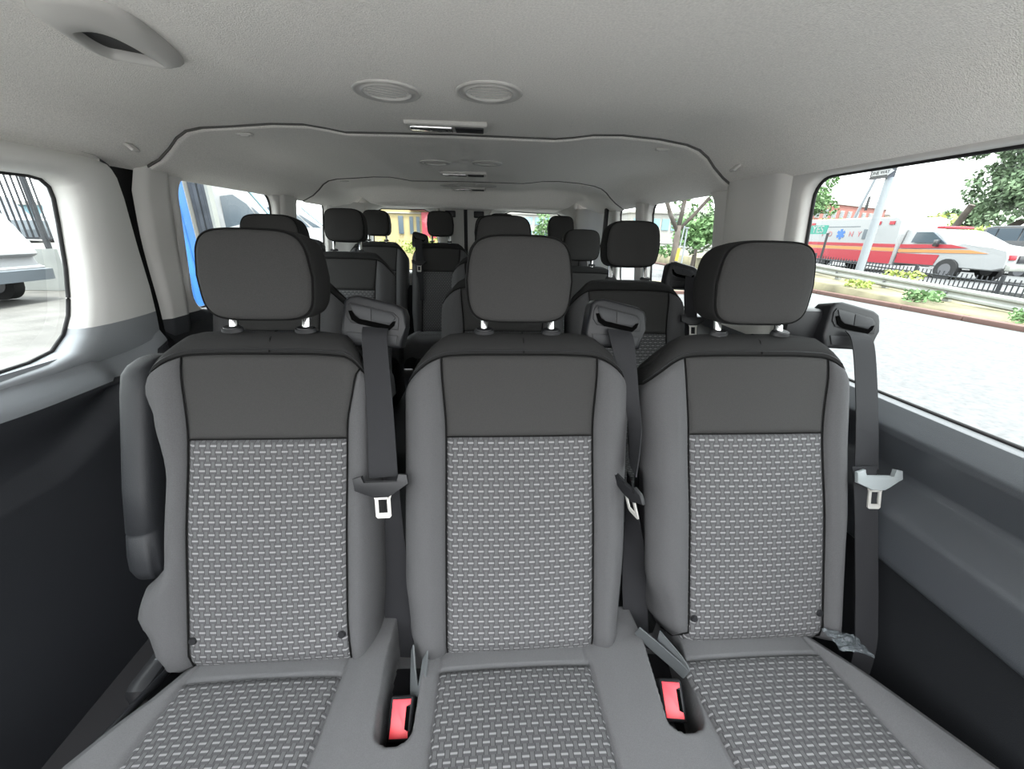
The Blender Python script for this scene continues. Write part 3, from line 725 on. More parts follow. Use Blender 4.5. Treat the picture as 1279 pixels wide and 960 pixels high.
obj_py('armrest', v, f, VINYL, bench, label='dark armrest folded upright')
cyl('armrest_pivot', (-0.70, 0.76, -0.60), (-0.64, 0.76, -0.60), 0.03, VINYL, bench, n=20)

# bench cushion: one height field with two buckle wells
POCK = [(-0.158, -0.166, 0.031, 0.408, 0.575), (0.358, 0.392, 0.034, 0.400, 0.585)]
def pocket(x, y):
    k = 0
    for xa, xb, w_, ya, yb in POCK:
        t_ = (y - ya) / (yb - ya); cx = xa + (xb - xa) * max(0, min(1, t_))
        w2 = w_ * (1 + 0.25 * max(0, min(1, t_)))
        dx = abs(x - cx) - w2 + 0.028; dy = max(ya + 0.028 - y, 0)
        q = math.hypot(max(dx, 0), dy) if dx > 0 or dy > 0 else 0
        k = max(k, 1 - sst(0.020, 0.029, q))
    return k
INS = [(-0.592, -0.289, 0.548), (-0.0955, 0.2185, 0.545), (0.412, 0.7265, 0.541)]
def xl_edge(y): return lin([(0.05, -0.735), (0.30, -0.712), (0.413, -0.694), (0.52, -0.648), (0.607, -0.622), (0.7, -0.61)], y)
def xr_edge(y): return lin([(0.05, 0.885), (0.322, 0.862), (0.45, 0.815), (0.593, 0.762), (0.7, 0.755)], y)
def cush(x, y, pk=True):
    z = -0.84 - 0.14 * (y - 0.54)
    if y < 0.18: z -= 0.10 * (1 - math.cos((0.18 - y) / 0.12 * PI / 2))
    b = 0.0
    for a, c, _ in INS:
        m_ = (a + c) / 2; h_ = (c - a) / 2
        b = max(b, 1 - sst(h_ - 0.01, h_ + 0.05, abs(x - m_)))
    z += 0.014 * (1 - b)
    for a, c, _ in INS: z += 0.005 * max(0, 1 - ((x - (a + c) / 2) / ((c - a) / 2)) ** 2)
    if pk: z -= 0.085 * pocket(x, y)
    # seams running on to the back of the cushion
    for a, c, ye in INS:
        for q in (a, c):
            dd = abs(x - q)
            if dd < 0.006: z -= 0.005 * (1 - dd / 0.006)
        if a < x < c:
            dd = abs(y - ye)
            if dd < 0.006: z -= 0.004 * (1 - dd / 0.006)
    return z
xsN, ys = 380, [0.06 + 0.62 * i / 140 for i in range(141)]
v = []
side = [(0.0, -0.30), (0.0, -0.20), (0.0, -0.10), (0.002, -0.045), (0.008, -0.022), (0.018, -0.008), (0.032, -0.002)]
for y in ys:
    L_, R_ = xl_edge(y), xr_edge(y)
    for o, dz in side: v.append((L_ + o, y, cush(L_ + 0.032, y) + dz))
    for i in range(xsN):
        x = L_ + 0.034 + (R_ - L_ - 0.068) * i / (xsN - 1); v.append((x, y, cush(x, y)))
    for o, dz in reversed(side): v.append((R_ - o, y, cush(R_ - 0.032, y) + dz))
nx = xsN + 2 * len(side)
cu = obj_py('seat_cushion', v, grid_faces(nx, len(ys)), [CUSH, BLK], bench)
box('cushion_frame', (0.08, 0.34, -1.03), (1.42, 0.50, 0.20), VINYL, bench, 0.02)
for xx in (-0.5, 0.08, 0.66):
    for yy in (0.2, 0.55): box('leg', (xx, yy, -1.16), (0.05, 0.05, 0.16), BLKS, bench, 0.005)
for a, c, ye in INS:
    U = [0, .012, .03, .06] + fr(0.1, 0.9, 22) + [.94, .97, .988, 1]; V = [0, .01, .03] + fr(0.06, 0.94, 26) + [.97, .99, 1]; v = []; uv = []
    for q in V:
        y = 0.075 + (ye - 0.075) * q
        for p in U:
            x = a + (c - a) * p; e = min(1, min(x - a, c - x, ye - y) / 0.010); e = math.sin(e * PI / 2)
            wob = 0.0012 * math.sin(x * 60 + y * 10)
            v.append((x, y, cush(x, y, False) - 0.001 + 0.006 * e)); uv.append((x + 5, y + 5))
    me = me_py('cushion_insert', v, grid_faces(len(U), len(V))); ul = me.uv_layers.new(name='UVMap')
    for lp in me.loops: ul.data[lp.index].uv = uv[lp.vertex_index]
    link('cushion_insert', me, WEAVE, cu, True, 'woven light and dark grey patterned cloth insert')
for xa, xb, w_, ya, yb in POCK:
    n = 16; pts = [((xa if k < 0 else xa) + (w_ - 0.006) * math.sin(PI * k / n - PI / 2), ya + 0.028 - 0.022 * math.cos(PI * k / n - PI / 2)) for k in range(n + 1)]
    pts += [(xb + w_ * 1.15, yb + 0.03), (xb - w_ * 1.15, yb + 0.03)]
    obj_py('well_liner', [(x, y, cush(x, y, False) - 0.082) for x, y in pts], [tuple(range(len(pts)))[::-1]], BLK, cu, smooth=False)
# seat side mechanism by the door
t2 = box('recliner_cover', (-0.70, 0.63, -0.93), (0.05, 0.16, 0.13), BLK, bench, 0.02)
ribbon('anchor_strap', [((-0.735, 0.60, -0.905), (-0.70, 0.63, -0.885)), ((-0.70, 0.615, -0.865), (-0.665, 0.645, -0.855))], 0.006, WEBG, bench)
tube('side_rail', [(-0.665, 0.60, -0.875), (-0.71, 0.45, -0.885), (-0.745, 0.28, -0.88), (-0.76, 0.12, -0.88)], 0.008, BLKS, bench)

# ---- belts of the front bench
def belt(lab, pairs_up, pairs_dn, to, tu, tv, pm, lp=None, kk=1.09, grp='seat belts hanging on the front bench'):
    t = thing('seat_belt', (pairs_dn[-1][0][0], pairs_dn[-1][0][1], pairs_dn[-1][0][2]), lab, 'seat belt', grp)
    ribbon('webbing', pairs_up, 0.0022, WEB, t); ribbon('lower_webbing', [(Vector(a) * kk, Vector(b) * kk) for a, b in pairs_dn], 0.0022, WEB, t)
    tongue(t, to, tu, tv, pm, lp=lp); return t
belt('black seat belt between the left and middle backrests, tongue facing the camera',
     [((-0.262, 0.852, -0.196), (-0.208, 0.852, -0.200)), ((-0.259, 0.826, -0.225), (-0.206, 0.824, -0.225)), ((-0.246, 0.765, -0.35), (-0.192, 0.765, -0.35)), ((-0.240, 0.708, -0.482), (-0.181, 0.708, -0.478))],
     [((-0.240, 0.716, -0.475), (-0.182, 0.716, -0.470)), ((-0.232, 0.690, -0.55), (-0.176, 0.690, -0.55)), ((-0.222, 0.655, -0.66), (-0.166, 0.655, -0.66)), ((-0.212, 0.612, -0.80), (-0.153, 0.605, -0.80)), ((-0.207, 0.575, -0.87), (-0.150, 0.57, -0.87))],
     (-0.209, 0.696, -0.485), (1, 0, 0.03), (-0.06, 0.33, 0.94), BLK)
belt('black seat belt twisted edge-on over the middle backrest, tongue turned sideways',
     [((0.276, 0.852, -0.196), (0.330, 0.852, -0.203)), ((0.280, 0.826, -0.225), (0.332, 0.824, -0.225)), ((0.300, 0.785, -0.31), (0.335, 0.770, -0.32)), ((0.316, 0.752, -0.39), (0.330, 0.715, -0.39)), ((0.317, 0.720, -0.465), (0.312, 0.668, -0.465))],
     [((0.312, 0.715, -0.480), (0.304, 0.668, -0.475)), ((0.310, 0.690, -0.55), (0.322, 0.650, -0.55)), ((0.308, 0.668, -0.64), (0.348, 0.645, -0.64)), ((0.305, 0.630, -0.74), (0.358, 0.625, -0.74)), ((0.312, 0.575, -0.87), (0.366, 0.575, -0.87))],
     (0.307, 0.682, -0.487), (0.45, -0.86, -0.25), (-0.25, 0.28, 0.93), BLK)
belt('seat belt beside the right window with a pale grey tongue',
     [((0.846, 0.852, -0.196), (0.900, 0.852, -0.203)), ((0.850, 0.826, -0.225), (0.902, 0.824, -0.225)), ((0.846, 0.765, -0.35), (0.900, 0.765, -0.35)), ((0.838, 0.708, -0.485), (0.896, 0.708, -0.485))],
     [((0.838, 0.716, -0.48), (0.896, 0.716, -0.48)), ((0.842, 0.688, -0.55), (0.899, 0.688, -0.55)), ((0.848, 0.650, -0.66), (0.904, 0.650, -0.66)), ((0.852, 0.600, -0.80), (0.908, 0.600, -0.80)), ((0.853, 0.57, -0.90), (0.909, 0.57, -0.90)), ((0.850, 0.55, -1.08), (0.906, 0.55, -1.08))],
     (0.867, 0.694, -0.492), (1, 0, -0.04), (0.03, 0.30, 0.95), mat('pale_grey_plastic', (0.20, 0.22, 0.225), 0.35), 'pale grey moulded belt tongue', kk=0.975)
# ---- buckles in the wells
def buckle(O, lean, lab):
    O = Vector(O); t = thing('seat_belt_buckle', O - Vector((0, 0, 0.09)), lab, 'buckle', 'red-button buckles in the front bench')
    N = Vector((-0.10 + lean, -0.50, 0.86)).normalized(); V = Vector((0.06 - lean * 0.5, 0.86, 0.50)); V = (V - N * V.dot(N)).normalized(); U = V.cross(N)
    R_ = Matrix((U, V, N)).transposed()
    box('housing', O - N * 0.030, (0.044, 0.068, 0.066), BLK, t, 0.006, rot=R_, seg=3)
    P = [(-0.0165, -0.028), (0.0165, -0.028), (0.0165, -0.018), (0.008, -0.016), (0.008, 0.018), (0.0165, 0.020), (0.0165, 0.028), (-0.0165, 0.028)]
    bm = bmesh.new(); prism_bm(bm, P, O + N * 0.002, U, V, 0.004, 0.001, 2); from_bm('release_button', bm, RED, t, angle=40, label='bright red release button')
    box('tongue_slot', O + N * 0.0035 + U * 0.0125, (0.007, 0.034, 0.002), HOLE, t, rot=R_)
    box('stalk', O - N * 0.085, (0.03, 0.02, 0.06), BLK, t, 0.004, rot=R_)
buckle((-0.157, 0.468, -0.846), 0.12, 'red-buttoned buckle in the well between left and middle cushions')
buckle((0.366, 0.472, -0.846), -0.10, 'red-buttoned buckle in the well between middle and right cushions')
t = thing('webbing_loop', (-0.14, 0.53, -0.85), 'small grey folded strap loop behind the left red buckle', 'strap')
ribbon('strap', [((-0.155, 0.585, -0.83), (-0.148, 0.575, -0.80)), ((-0.152, 0.545, -0.855), (-0.140, 0.54, -0.835)), ((-0.146, 0.512, -0.862), (-0.126, 0.512, -0.852)), ((-0.134, 0.518, -0.850), (-0.118, 0.52, -0.838)), ((-0.128, 0.56, -0.825), (-0.118, 0.565, -0.805))], 0.003, WEBG, t)
t = thing('webbing_loop', (0.40, 0.53, -0.85), 'grey folded strap loop above the right red buckle', 'strap')
ribbon('strap', [((0.335, 0.60, -0.83), (0.338, 0.59, -0.80)), ((0.362, 0.575, -0.845), (0.368, 0.565, -0.812)), ((0.395, 0.535, -0.850), (0.398, 0.525, -0.815)), ((0.408, 0.512, -0.848), (0.412, 0.505, -0.815)), ((0.402, 0.525, -0.838), (0.405, 0.530, -0.808)), ((0.375, 0.575, -0.825), (0.38, 0.58, -0.80))], 0.003, WEBG, t)
# crumpled wrapper
rnd = random.Random(3); v = []; n = 12
for j in range(n):
    for i in range(n):
        x = 0.755 + 0.070 * i / (n - 1) + rnd.uniform(-.0015, .0015); y = 0.508 + 0.05 * j / (n - 1) + rnd.uniform(-.0015, .0015) - 0.25 * (x - 0.82) + 0.004
        v.append((x, y, -0.813 + rnd.uniform(-0.003, 0.004) - 0.35 * max(0, x - 0.80)))
wr = tag(obj_py('plastic_wrapper', v, grid_faces(n, n), WRAP, None, smooth=False), 'crumpled clear plastic wrapper on the outer edge of the right cushion', 'wrapper')

# ------------------------------------------------------------------ rows behind: one seat built, the others copied
def simple_cushion(root, cx):
    v = []; X = [-0.255, -0.25, -0.235, -0.21, -0.18, -0.165, -0.155, -0.12, 0, 0.12, 0.155, 0.165, 0.18, 0.21, 0.235, 0.25, 0.255]
    Z = [-0.16, -0.05, -0.015, 0, 0.006, 0.0, -0.006, 0, 0.004, 0, -0.006, 0.0, 0.006, 0, -0.015, -0.05, -0.16]
    yy = [0.24, 0.245, 0.26, 0.28, 0.32, 0.38, 0.44, 0.5, 0.62]; dz = [-0.15, -0.05, -0.02, -0.004, 0, 0, 0, 0, 0]
    for y, d in zip(yy, dz):
        for x, z in zip(X, Z): v.append((cx + x, y, -0.828 - 0.14 * (y - 0.54) + z + d))
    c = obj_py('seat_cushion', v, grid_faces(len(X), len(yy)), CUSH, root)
    U = fr(-0.15, 0.15, 9); V = fr(0.29, 0.55, 9); v = [(cx + x, y, -0.822 - 0.14 * (y - 0.54) + (0.003 if abs(x) < 0.14 and 0.30 < y < 0.54 else -0.004)) for y in V for x in U]
    me = me_py('cushion_insert', v, grid_faces(9, 9)); ul = me.uv_layers.new(name='UVMap')
    for lp in me.loops: co = me.vertices[lp.vertex_index].co; ul.data[lp.index].uv = (co.x + 5, co.y + 5)
    link('cushion_insert', me, WEAVE, c, True, 'woven light and dark grey patterned cloth insert')
    box('seat_base', (cx, 0.43, -1.04), (0.40, 0.30, 0.30), VINYL, root, 0.02)
proto = thing('passenger_seat', (0.0, 0.6, FLOOR), 'x', 'seat')
bkp, BP = build_back(proto, 0.0, STD, STD, lo=True)
collars(BP, 0.0); HP = build_headrest(proto, 0.0, lo=True, dz=0.012); simple_cushion(proto, 0.0)
def kids(o): return [c for c in bpy.data.objects if c.parent == o]
def copy_tree(o, parent=None, skip=()):
    c = o.copy(); COL.objects.link(c); c.parent = parent
    for ch in kids(o):
        if ch.name.split('.')[0] in skip: continue
        copy_tree(ch, c)
    return c
def seat_belt_row(px, py, pz, lab, lo=-0.62, t_at=-0.36):
    t = thing('seat_belt', (px, py, pz + lo), lab, 'seat belt', 'seat belts of the rows behind')
    P = lambda x, z, d=0.028: Vector((px + x, py + A0 + B0 * z, pz + z)) + NRM * d
    ribbon('webbing', [(P(-0.025, -0.198, 0.045), P(0.027, -0.203, 0.045)), (P(-0.022, -0.26), P(0.030, -0.26)), (P(-0.018, t_at), P(0.034, t_at)), (P(-0.012, lo), P(0.040, lo))], 0.003, WEB, t)
    tongue(t, P(0.008, t_at, 0.034), (1, 0, 0), (0, 0.33, 0.94), BLK)
SEATS = [ # x, dy, dz, headrest extra, guide dx, label
    (-0.80, 0.80, 0.035, 0.0, None, 'second-row seat at the left window, mostly hidden behind the nearest left headrest'),
    (0.075, 0.80, 0.040, 0.014, None, 'second-row middle seat, directly behind the middle front headrest'),
    (0.592, 0.80, 0.035, 0.012, 0.215, 'second-row seat at the right window, belt guide on its outer shoulder'),
    (-0.785, 1.60, 0.085, 0.012, -0.20, 'third-row seat at the left window, pale lit backrest with headrest raised on posts'),
    (0.055, 1.60, 0.080, 0.0, None, 'third-row middle seat, only its left shoulder showing beside the middle seat'),
    (0.575, 1.60, 0.030, -0.01, None, 'third-row seat on the right with a low headrest before the rear quarter panel'),
    (-0.80, 2.36, 0.125, 0.0, None, 'back-row seat on the far left in front of the left rear window'),
    (-0.33, 2.36, 0.125, 0.005, -0.165, 'back-row seat second from left, belt guide and hanging belt on its left shoulder'),
    (0.13, 2.36, 0.125, 0.0, None, 'back-row seat third from left, hidden behind the middle headrests'),
    (0.585, 2.36, 0.120, 0.0, None, 'back-row seat on the far right in front of the right rear window'),
]
gproto = {}
for i, (x, dy, dz, hx, gdx, lab) in enumerate(SEATS):
    r = proto if i == len(SEATS) - 1 else copy_tree(proto)
    r.location = (x, 0.6 + dy, FLOOR); tag(r, lab, 'seat', 'passenger seats behind the front bench')
    if dy > 2: r.scale = (0.88, 1, 1)
    for ch in kids(r):
        b = ch.name.split('.')[0]
        if b in ('backrest', 'headrest', 'seat_cushion'): ch.location.z += dz
        if b == 'headrest': ch.location.z += hx
        if b == 'seat_base': ch.location.z += 0.0
    if gdx is not None:
        # belt guide built straight on the backrest of this seat
        bk = [c for c in kids(r) if c.name.split('.')[0] == 'backrest'][0]
        ROOTLOC[bk] = Vector((0, 0, 0))
        guide(bk, gdx + (0.03 if gdx > 0 else -0.02), gz=-0.178, lab='belt guide')
        seat_belt_row(x + (gdx + (0.03 if gdx > 0 else -0.02)) * (0.88 if dy > 2 else 1), dy, dz, {2: 'grey belt hanging down the outer shoulder of the second-row right seat', 3: 'belt at the window side of the third-row left seat', 7: 'belt with bright latch hanging left of the second back-row seat'}[i])
# ------------------------------------------------------------------ outside
G = -1.75
def ext(name, c, **k): return mat(name, c, k.get('r', 0.8), spec=0.3, noise=k.get('n'), bump=None)
ASPH = ext('road_asphalt', (0.058, 0.059, 0.061), n=(14, 0.25)); CONC = ext('lot_concrete', (0.070, 0.068, 0.064), n=(1.6, 0.25))
GUTT = ext('pale_gutter', (0.078, 0.088, 0.088), n=(2, 0.05)); KERB = ext('red_kerb', (0.075, 0.042, 0.035), n=(3, 0.15))
DIRT = ext('verge_soil', (0.10, 0.09, 0.055), n=(1.2, 0.45)); WALLC = ext('retaining_concrete', (0.185, 0.195, 0.19), n=(1.2, 0.18))
GALV = ext('galvanised_steel', (0.20, 0.205, 0.19), r=0.5, n=(2, 0.12)); IRON = ext('hazed_black_iron', (0.02, 0.022, 0.026))  # iron lifted from black: veiling haze is in the colour
LEAF = ext('leaf_green', (0.085, 0.155, 0.060), n=(1.1, 0.4)); LEAFD = ext('leaf_dark', (0.085, 0.125, 0.070), n=(0.8, 0.4)); LEAFY = ext('leaf_yellow', (0.22, 0.27, 0.07), n=(1, 0.3))
BARK = ext('bark', (0.055, 0.045, 0.038), n=(4, 0.3)); BRICK = ext('brick_red', (0.19, 0.075, 0.062), n=(0.7, 0.12)); TAN = ext('tan_cladding', (0.28, 0.20, 0.11), n=(0.6, 0.1))
YEL = ext('yellow_brick', (0.27, 0.22, 0.115), n=(0.8, 0.12)); CREAMW = ext('pale_band', (0.22, 0.215, 0.20)); WIN = mat('dark_glazing', (0.045, 0.06, 0.075), 0.15, spec=0.8)
CARW = mat('car_white', (0.22, 0.225, 0.23), 0.3); CARR = mat('stripe_red', (0.24, 0.018, 0.028), 0.4); ORG = mat('stripe_orange', (0.38, 0.15, 0.05), 0.4); CARK = mat('car_black', (0.02, 0.021, 0.025), 0.25, spec=0.8)
TYRE = mat('tyre', (0.012, 0.012, 0.013), 0.8); HUB = mat('wheel_rim', (0.12, 0.12, 0.13), 0.4, 0.4); BLUE = mat('star_blue', (0.03, 0.10, 0.28), 0.5); CARG = mat('bumper_grey', (0.09, 0.105, 0.12), 0.5)
LAMPR = mat('tail_lamp_red', (0.24, 0.015, 0.025), 0.3); BLUEP = mat('blue_paint', (0.015, 0.105, 0.32), 0.5, noise=(2, 0.2)); TEAL = ext('teal_glass', (0.13, 0.21, 0.24)); SLATE = ext('dark_corrugated', (0.045, 0.05, 0.058), n=(6, 0.2))
SIGNW = mat('sign_white', (0.22, 0.22, 0.22), 0.5); SIGNK = mat('sign_black', (0.015, 0.015, 0.017), 0.5); SIGNT = mat('sign_teal', (0.02, 0.17, 0.13), 0.5); POLE = mat('pole_grey', (0.16, 0.175, 0.19), 0.5); REDP = mat('red_door_paint', (0.28, 0.025, 0.04), 0.5)
PINKR = mat('faded_red_print', (0.30, 0.10, 0.11), 0.5)
def S(o): o['kind'] = 'structure'; return o
def flat(name, pts, m, parent=None): return obj_py(name, pts, [tuple(range(len(pts)))], m, parent, smooth=False)
S(flat('ground', [(-120, -60, G - 0.02), (120, -60, G - 0.02), (120, 160, G - 0.02), (-120, 160, G - 0.02)], CONC))
S(box('road', (5.6, 30, G - 0.005), (8.6, 130, 0.02), ASPH)); S(box('gutter_strip', (10.75, 30, G - 0.002), (1.75, 130, 0.02), GUTT))
# street kerb of long stones
kb = setting('kerb', (11.75, 20, G))
kme = None
for i in range(28):
    y = -4 + i * 1.5; o = box('kerb_stone', (11.72 + 0.03 * (y - 8) * 0, y, G + 0.06), (0.26, 1.47, 0.14), KERB, kb, 0.02) if i == 0 else None
    if i == 0: k0 = o
    else: o = k0.copy(); COL.objects.link(o); o.location.y += i * 1.5
vz = lambda y: G + 0.10 + 0.05 * max(0, y - 8)
v = []
for y in fr(-5, 45, 51):
    for x in (11.79, 11.8, 12.4, 13.0, 13.7, 14.4, 15.0, 15.6):
        v.append((x, y, G - 0.05) if x < 11.795 else (x, y, vz(min(y, 20)) + (x - 11.8) * 0.02 + 0.03 * math.sin(x * 3 + y * 2.1) * (11.9 < x < 15)))
S(obj_py('verge', v, grid_faces(8, 51), DIRT))
S(box('far_road', (24, 20, -1.42), (17, 130, 0.25), ASPH))
# guardrail: corrugated beam with bolted posts
gr = thing('guardrail', (13, 10, vz(10)), 'galvanised steel guardrail with bolted posts along the far kerb', 'guardrail')
pr = [(0.03, 0.17), (0.0, 0.155), (-0.05, 0.12), (-0.05, 0.07), (0.0, 0.02), (0.0, -0.02), (-0.05, -0.07), (-0.05, -0.12), (0.0, -0.155), (0.03, -0.17)]
v = []
gz = lambda y: -1.37 + 0.055 * (min(y, 24) - 8.7)
for y in fr(-2, 40, 43):
    for dx, dz in pr: v.append((13 + dx, y, gz(y) + dz))
obj_py('beam', v, grid_faces(len(pr), 43), GALV, gr, smooth=False)
p0 = None
for i in range(11):
    y = 2.9 + i * 1.88
    box('post', (13.10, y, gz(y) - 0.22), (0.14, 0.16, 0.66), GALV, gr, 0.01); box('bolt', (12.96, y, gz(y)), (0.03, 0.07, 0.05), HUB, gr, 0.008)
# low iron fence behind it: each picket its own part
fe = thing('picket_fence', (14.5, 10, vz(10)), 'low black iron picket fence between the guardrail and the far road', 'fence')
fz = lambda y: -0.93 + 0.04 * (min(y, 22) - 9.9)
pm = box('picket', (14.5, 4.0, fz(4) - 0.26), (0.022, 0.022, 0.62), IRON, fe)
for i in range(1, 150):
    y = 4.0 + i * 0.13; q = pm.copy(); COL.objects.link(q); q.location.y += i * 0.13; q.location.z += fz(y) - fz(4)
for dz in (-0.09, -0.45):
    tube('rail', [(14.5, y, fz(y) + dz) for y in (3.9, 10, 16, 22, 24)], 0.022, IRON, fe, n=4)
for y in (4, 8.2, 10.4, 12.8, 15.0, 17.2, 19.4): box('post', (14.5, y, fz(y) - 0.24), (0.07, 0.07, 0.74), IRON, fe)
# weeds
def clump(name, c, r, h, n, m, lab, cat, grp=None, sz=0.07):
    t = thing(name, c, lab, cat, grp); rn = random.Random(hash(c[1] * 10) % 999); v = []; f = []
    for i in range(n):
        a = rn.uniform(0, 2 * PI); q = r * math.sqrt(rn.random()); p = Vector((c[0] + q * math.cos(a), c[1] + q * math.sin(a), c[2] + rn.random() * h))
        u = Vector((rn.uniform(-1, 1), rn.uniform(-1, 1), rn.uniform(-.3, 1))).normalized() * sz; w_ = u.cross(Vector((rn.uniform(-1, 1), rn.uniform(-1, 1), 0.2))).normalized() * sz * 0.5
        k = len(v); v += [p - u, p + w_, p + u, p - w_]; f.append((k, k + 1, k + 2, k + 3))
    o = obj_py('foliage', v, f, m, t, smooth=False); o['kind'] = 'stuff'; return t
clump('weed_patch', (13.9, 12.6, vz(12.6)), 0.55, 0.55, 260, LEAFY, 'yellow-green flowering weeds at the foot of the iron fence', 'weeds')
clump('weed_patch', (12.3, 10.4, vz(10.4)), 0.45, 0.30, 200, LEAF, 'green weeds growing in front of the guardrail, middle of the verge', 'weeds')
clump('weed_patch', (12.4, 7.9, vz(7.9)), 0.5, 0.28, 200, LEAF, 'green weeds on the verge nearest the right edge of the window', 'weeds')
clump('weed_patch', (12.4, 12.6, vz(12.6)), 0.4, 0.22, 150, LEAFY, 'low yellow grass tuft by the kerb under the guardrail', 'weeds')
# sign pole with one way sign
def text(name, body, O, U, V, size, m, parent, depth=0.004):
    c = bpy.data.curves.new('t', 'FONT'); c.body = body; c.size = size; c.extrude = depth; c.align_x = 'CENTER'; c.align_y = 'CENTER'; c.resolution_u = 3
    o = bpy.data.objects.new('t', c); COL.objects.link(o); bpy.context.view_layer.update()
    me = bpy.data.meshes.new_from_object(o.evaluated_get(bpy.context.evaluated_depsgraph_get())); bpy.data.objects.remove(o)
    U, V = Vector(U).normalized(), Vector(V).normalized(); R_ = Matrix((U, V, U.cross(V))).transposed().to_4x4()
    me.transform(Matrix.Translation(O) @ R_); me.materials.clear()
    return link(name, me, m, parent, smooth=False)
t = thing('sign_pole', (13.8, 14.15, vz(14)), 'pale grey street pole standing before the ambulance', 'pole')
cyl('shaft', (13.8, 14.15, vz(14)), (13.8, 14.15, 3.4), 0.13, POLE, t, r1=0.115, n=16)
box('tag_plate', (13.64, 14.52, 1.28), (0.02, 0.10, 0.46), SIGNK, t, 0.004)
box('tag_bracket', (13.72, 14.34, 1.28), (0.03, 0.34, 0.03), POLE, t)
t = thing('street_sign', (13.6, 14.27, 2.2), 'black and white ONE WAY arrow sign fixed to the grey street pole', 'sign')
U_, V_ = (0, -1, 0), (0, 0.02, 1)
prism('sign_plate', [(-0.47, -0.19), (0.47, -0.19), (0.47, 0.19), (-0.47, 0.19)], (13.62, 14.27, 2.23), U_, V_, 0.012, SIGNK, t)
prism('arrow', [(-0.41, -0.085), (0.20, -0.085), (0.20, -0.13), (0.42, 0.0), (0.20, 0.13), (0.20, 0.085), (-0.41, 0.085)], (13.606, 14.27, 2.23), U_, V_, 0.010, SIGNW, t)
text('lettering', 'ONE WAY', Vector((13.592, 14.36, 2.23)), U_, V_, 0.15, SIGNK, t)
box('bracket', (13.655, 14.15, 2.23), (0.06, 0.08, 0.06), POLE, t)
t = thing('street_lamp', (21, 24.6, -1.3), 'slim leaning pale pole behind the ambulance, left of the street pole', 'pole')
cyl('shaft', (21, 23.6, -1.3), (21, 22.3, 3.4), 0.07, POLE, t)
# YES banner
t = thing('banner_sign', (16.4, 19.6, -1.3), 'teal sign with white slanted letters YES on a dark post', 'sign')
prism('sign_board', [(-0.52, -0.2), (0.50, -0.2), (0.56, 0.2), (-0.46, 0.2)], (16.4, 19.7, 0.50), U_, (0, 0, 1), 0.04, SIGNT, t)
tx = text('lettering', 'YES', Vector((16.36, 19.7, 0.50)), U_, (0, 0, 1), 0.46, SIGNW, t, 0.01)
cyl('post', (16.5, 19.2, -1.3), (16.5, 19.2, 0.35), 0.05, SIGNK, t)

# vehicles -----------------------------------------------------------
def wheel(t, c, ax, r=0.36, wd=0.22):
    c = Vector(c); ax = Vector(ax).normalized()
    w_ = cyl('wheel', c - ax * wd / 2, c + ax * wd / 2, r, TYRE, t, n=24)
    h = cyl('hub', c - ax * (wd / 2 + 0.01), c + ax * (wd / 2 + 0.01), r * 0.55, HUB, t, n=16); h.parent = w_; ROOTLOC[w_] = Vector((0, 0, 0)); h.location = (0, 0, 0)
def loft_body(name, prof, O, L, Wd, wid, m, parent, taper=None, bev=0.05):
    """side profile prof (l, h) swept across the width with rounded shoulders; taper(h)->inset"""
    O, L, Wd = Vector(O), Vector(L), Vector(Wd); n = len(prof); st = [-1, -0.97, -0.9, 0.9, 0.97, 1]; v = []
    cx = sum(p[0] for p in prof) / n; cz = sum(p[1] for p in prof) / n
    for s in st:
        k = {1: 0.94, 0.97: 0.985}.get(abs(s), 1.0)
        for l, h in prof:
            tp = taper(h) if taper else 0
            v.append(O + L * (cx + (l - cx) * (1 - (1 - k) * 0.35)) + Vector((0, 0, cz + (h - cz) * k)) + Wd * (s * (wid / 2 - tp)))
    f = []
    for j in range(len(st) - 1):
        for i in range(n): f.append((j * n + i, j * n + (i + 1) % n, (j + 1) * n + (i + 1) % n, (j + 1) * n + i))
    f += [tuple(range(n))[::-1], tuple((len(st) - 1) * n + i for i in range(n))]
    return obj_py(name, v, f, m, parent, smooth=False)
def side_panel(name, pts, O, L, Wd, off, m, parent, th=0.015):
    O, L, Wd = Vector(O), Vector(L), Vector(Wd)
    return prism(name, pts, O + Wd * off, L, (0, 0, 1), th, m, parent)
# ambulance: faces -y; near side at x = 18
A = thing('ambulance', (19.05, 18, -1.30), 'white and red ambulance with orange stripe and blue star, driving past behind the fence', 'ambulance')
O, L, Wd = (19.05, 13.1, 0), (0, 1, 0), (-1, 0, 0)   # l = distance from the nose
loft_body('patient_box', [(4.0, -0.95), (4.0, 0.35), (4.05, 0.92), (4.25, 1.06), (9.9, 1.06), (10.0, 0.95), (10.0, -0.95)], O, L, Wd, 2.15, CARW, A)
loft_body('cab', [(0.0, -0.78), (0.0, -0.42), (0.10, -0.20), (0.5, -0.10), (1.35, 0.0), (1.5, 0.04), (2.25, 0.47), (2.6, 0.54), (3.98, 0.56), (3.98, -0.85), (0.3, -0.88)], O, L, Wd, 1.9, CARW, A, taper=lambda h: 0.18 * sst(-0.05, 0.5, h))
off = 1.078
for nm, z0, z1, m_, l0 in (('red_band', -0.20, -0.06, CARR, 4.02), ('orange_band', -0.36, -0.22, ORG, 4.02), ('lower_red_panel', -0.88, -0.38, CARR, 4.02)):
    side_panel(nm, [(l0, z0), (9.98, z0), (9.98, z1), (l0, z1)], O, L, Wd, off, m_, A, -0.012)
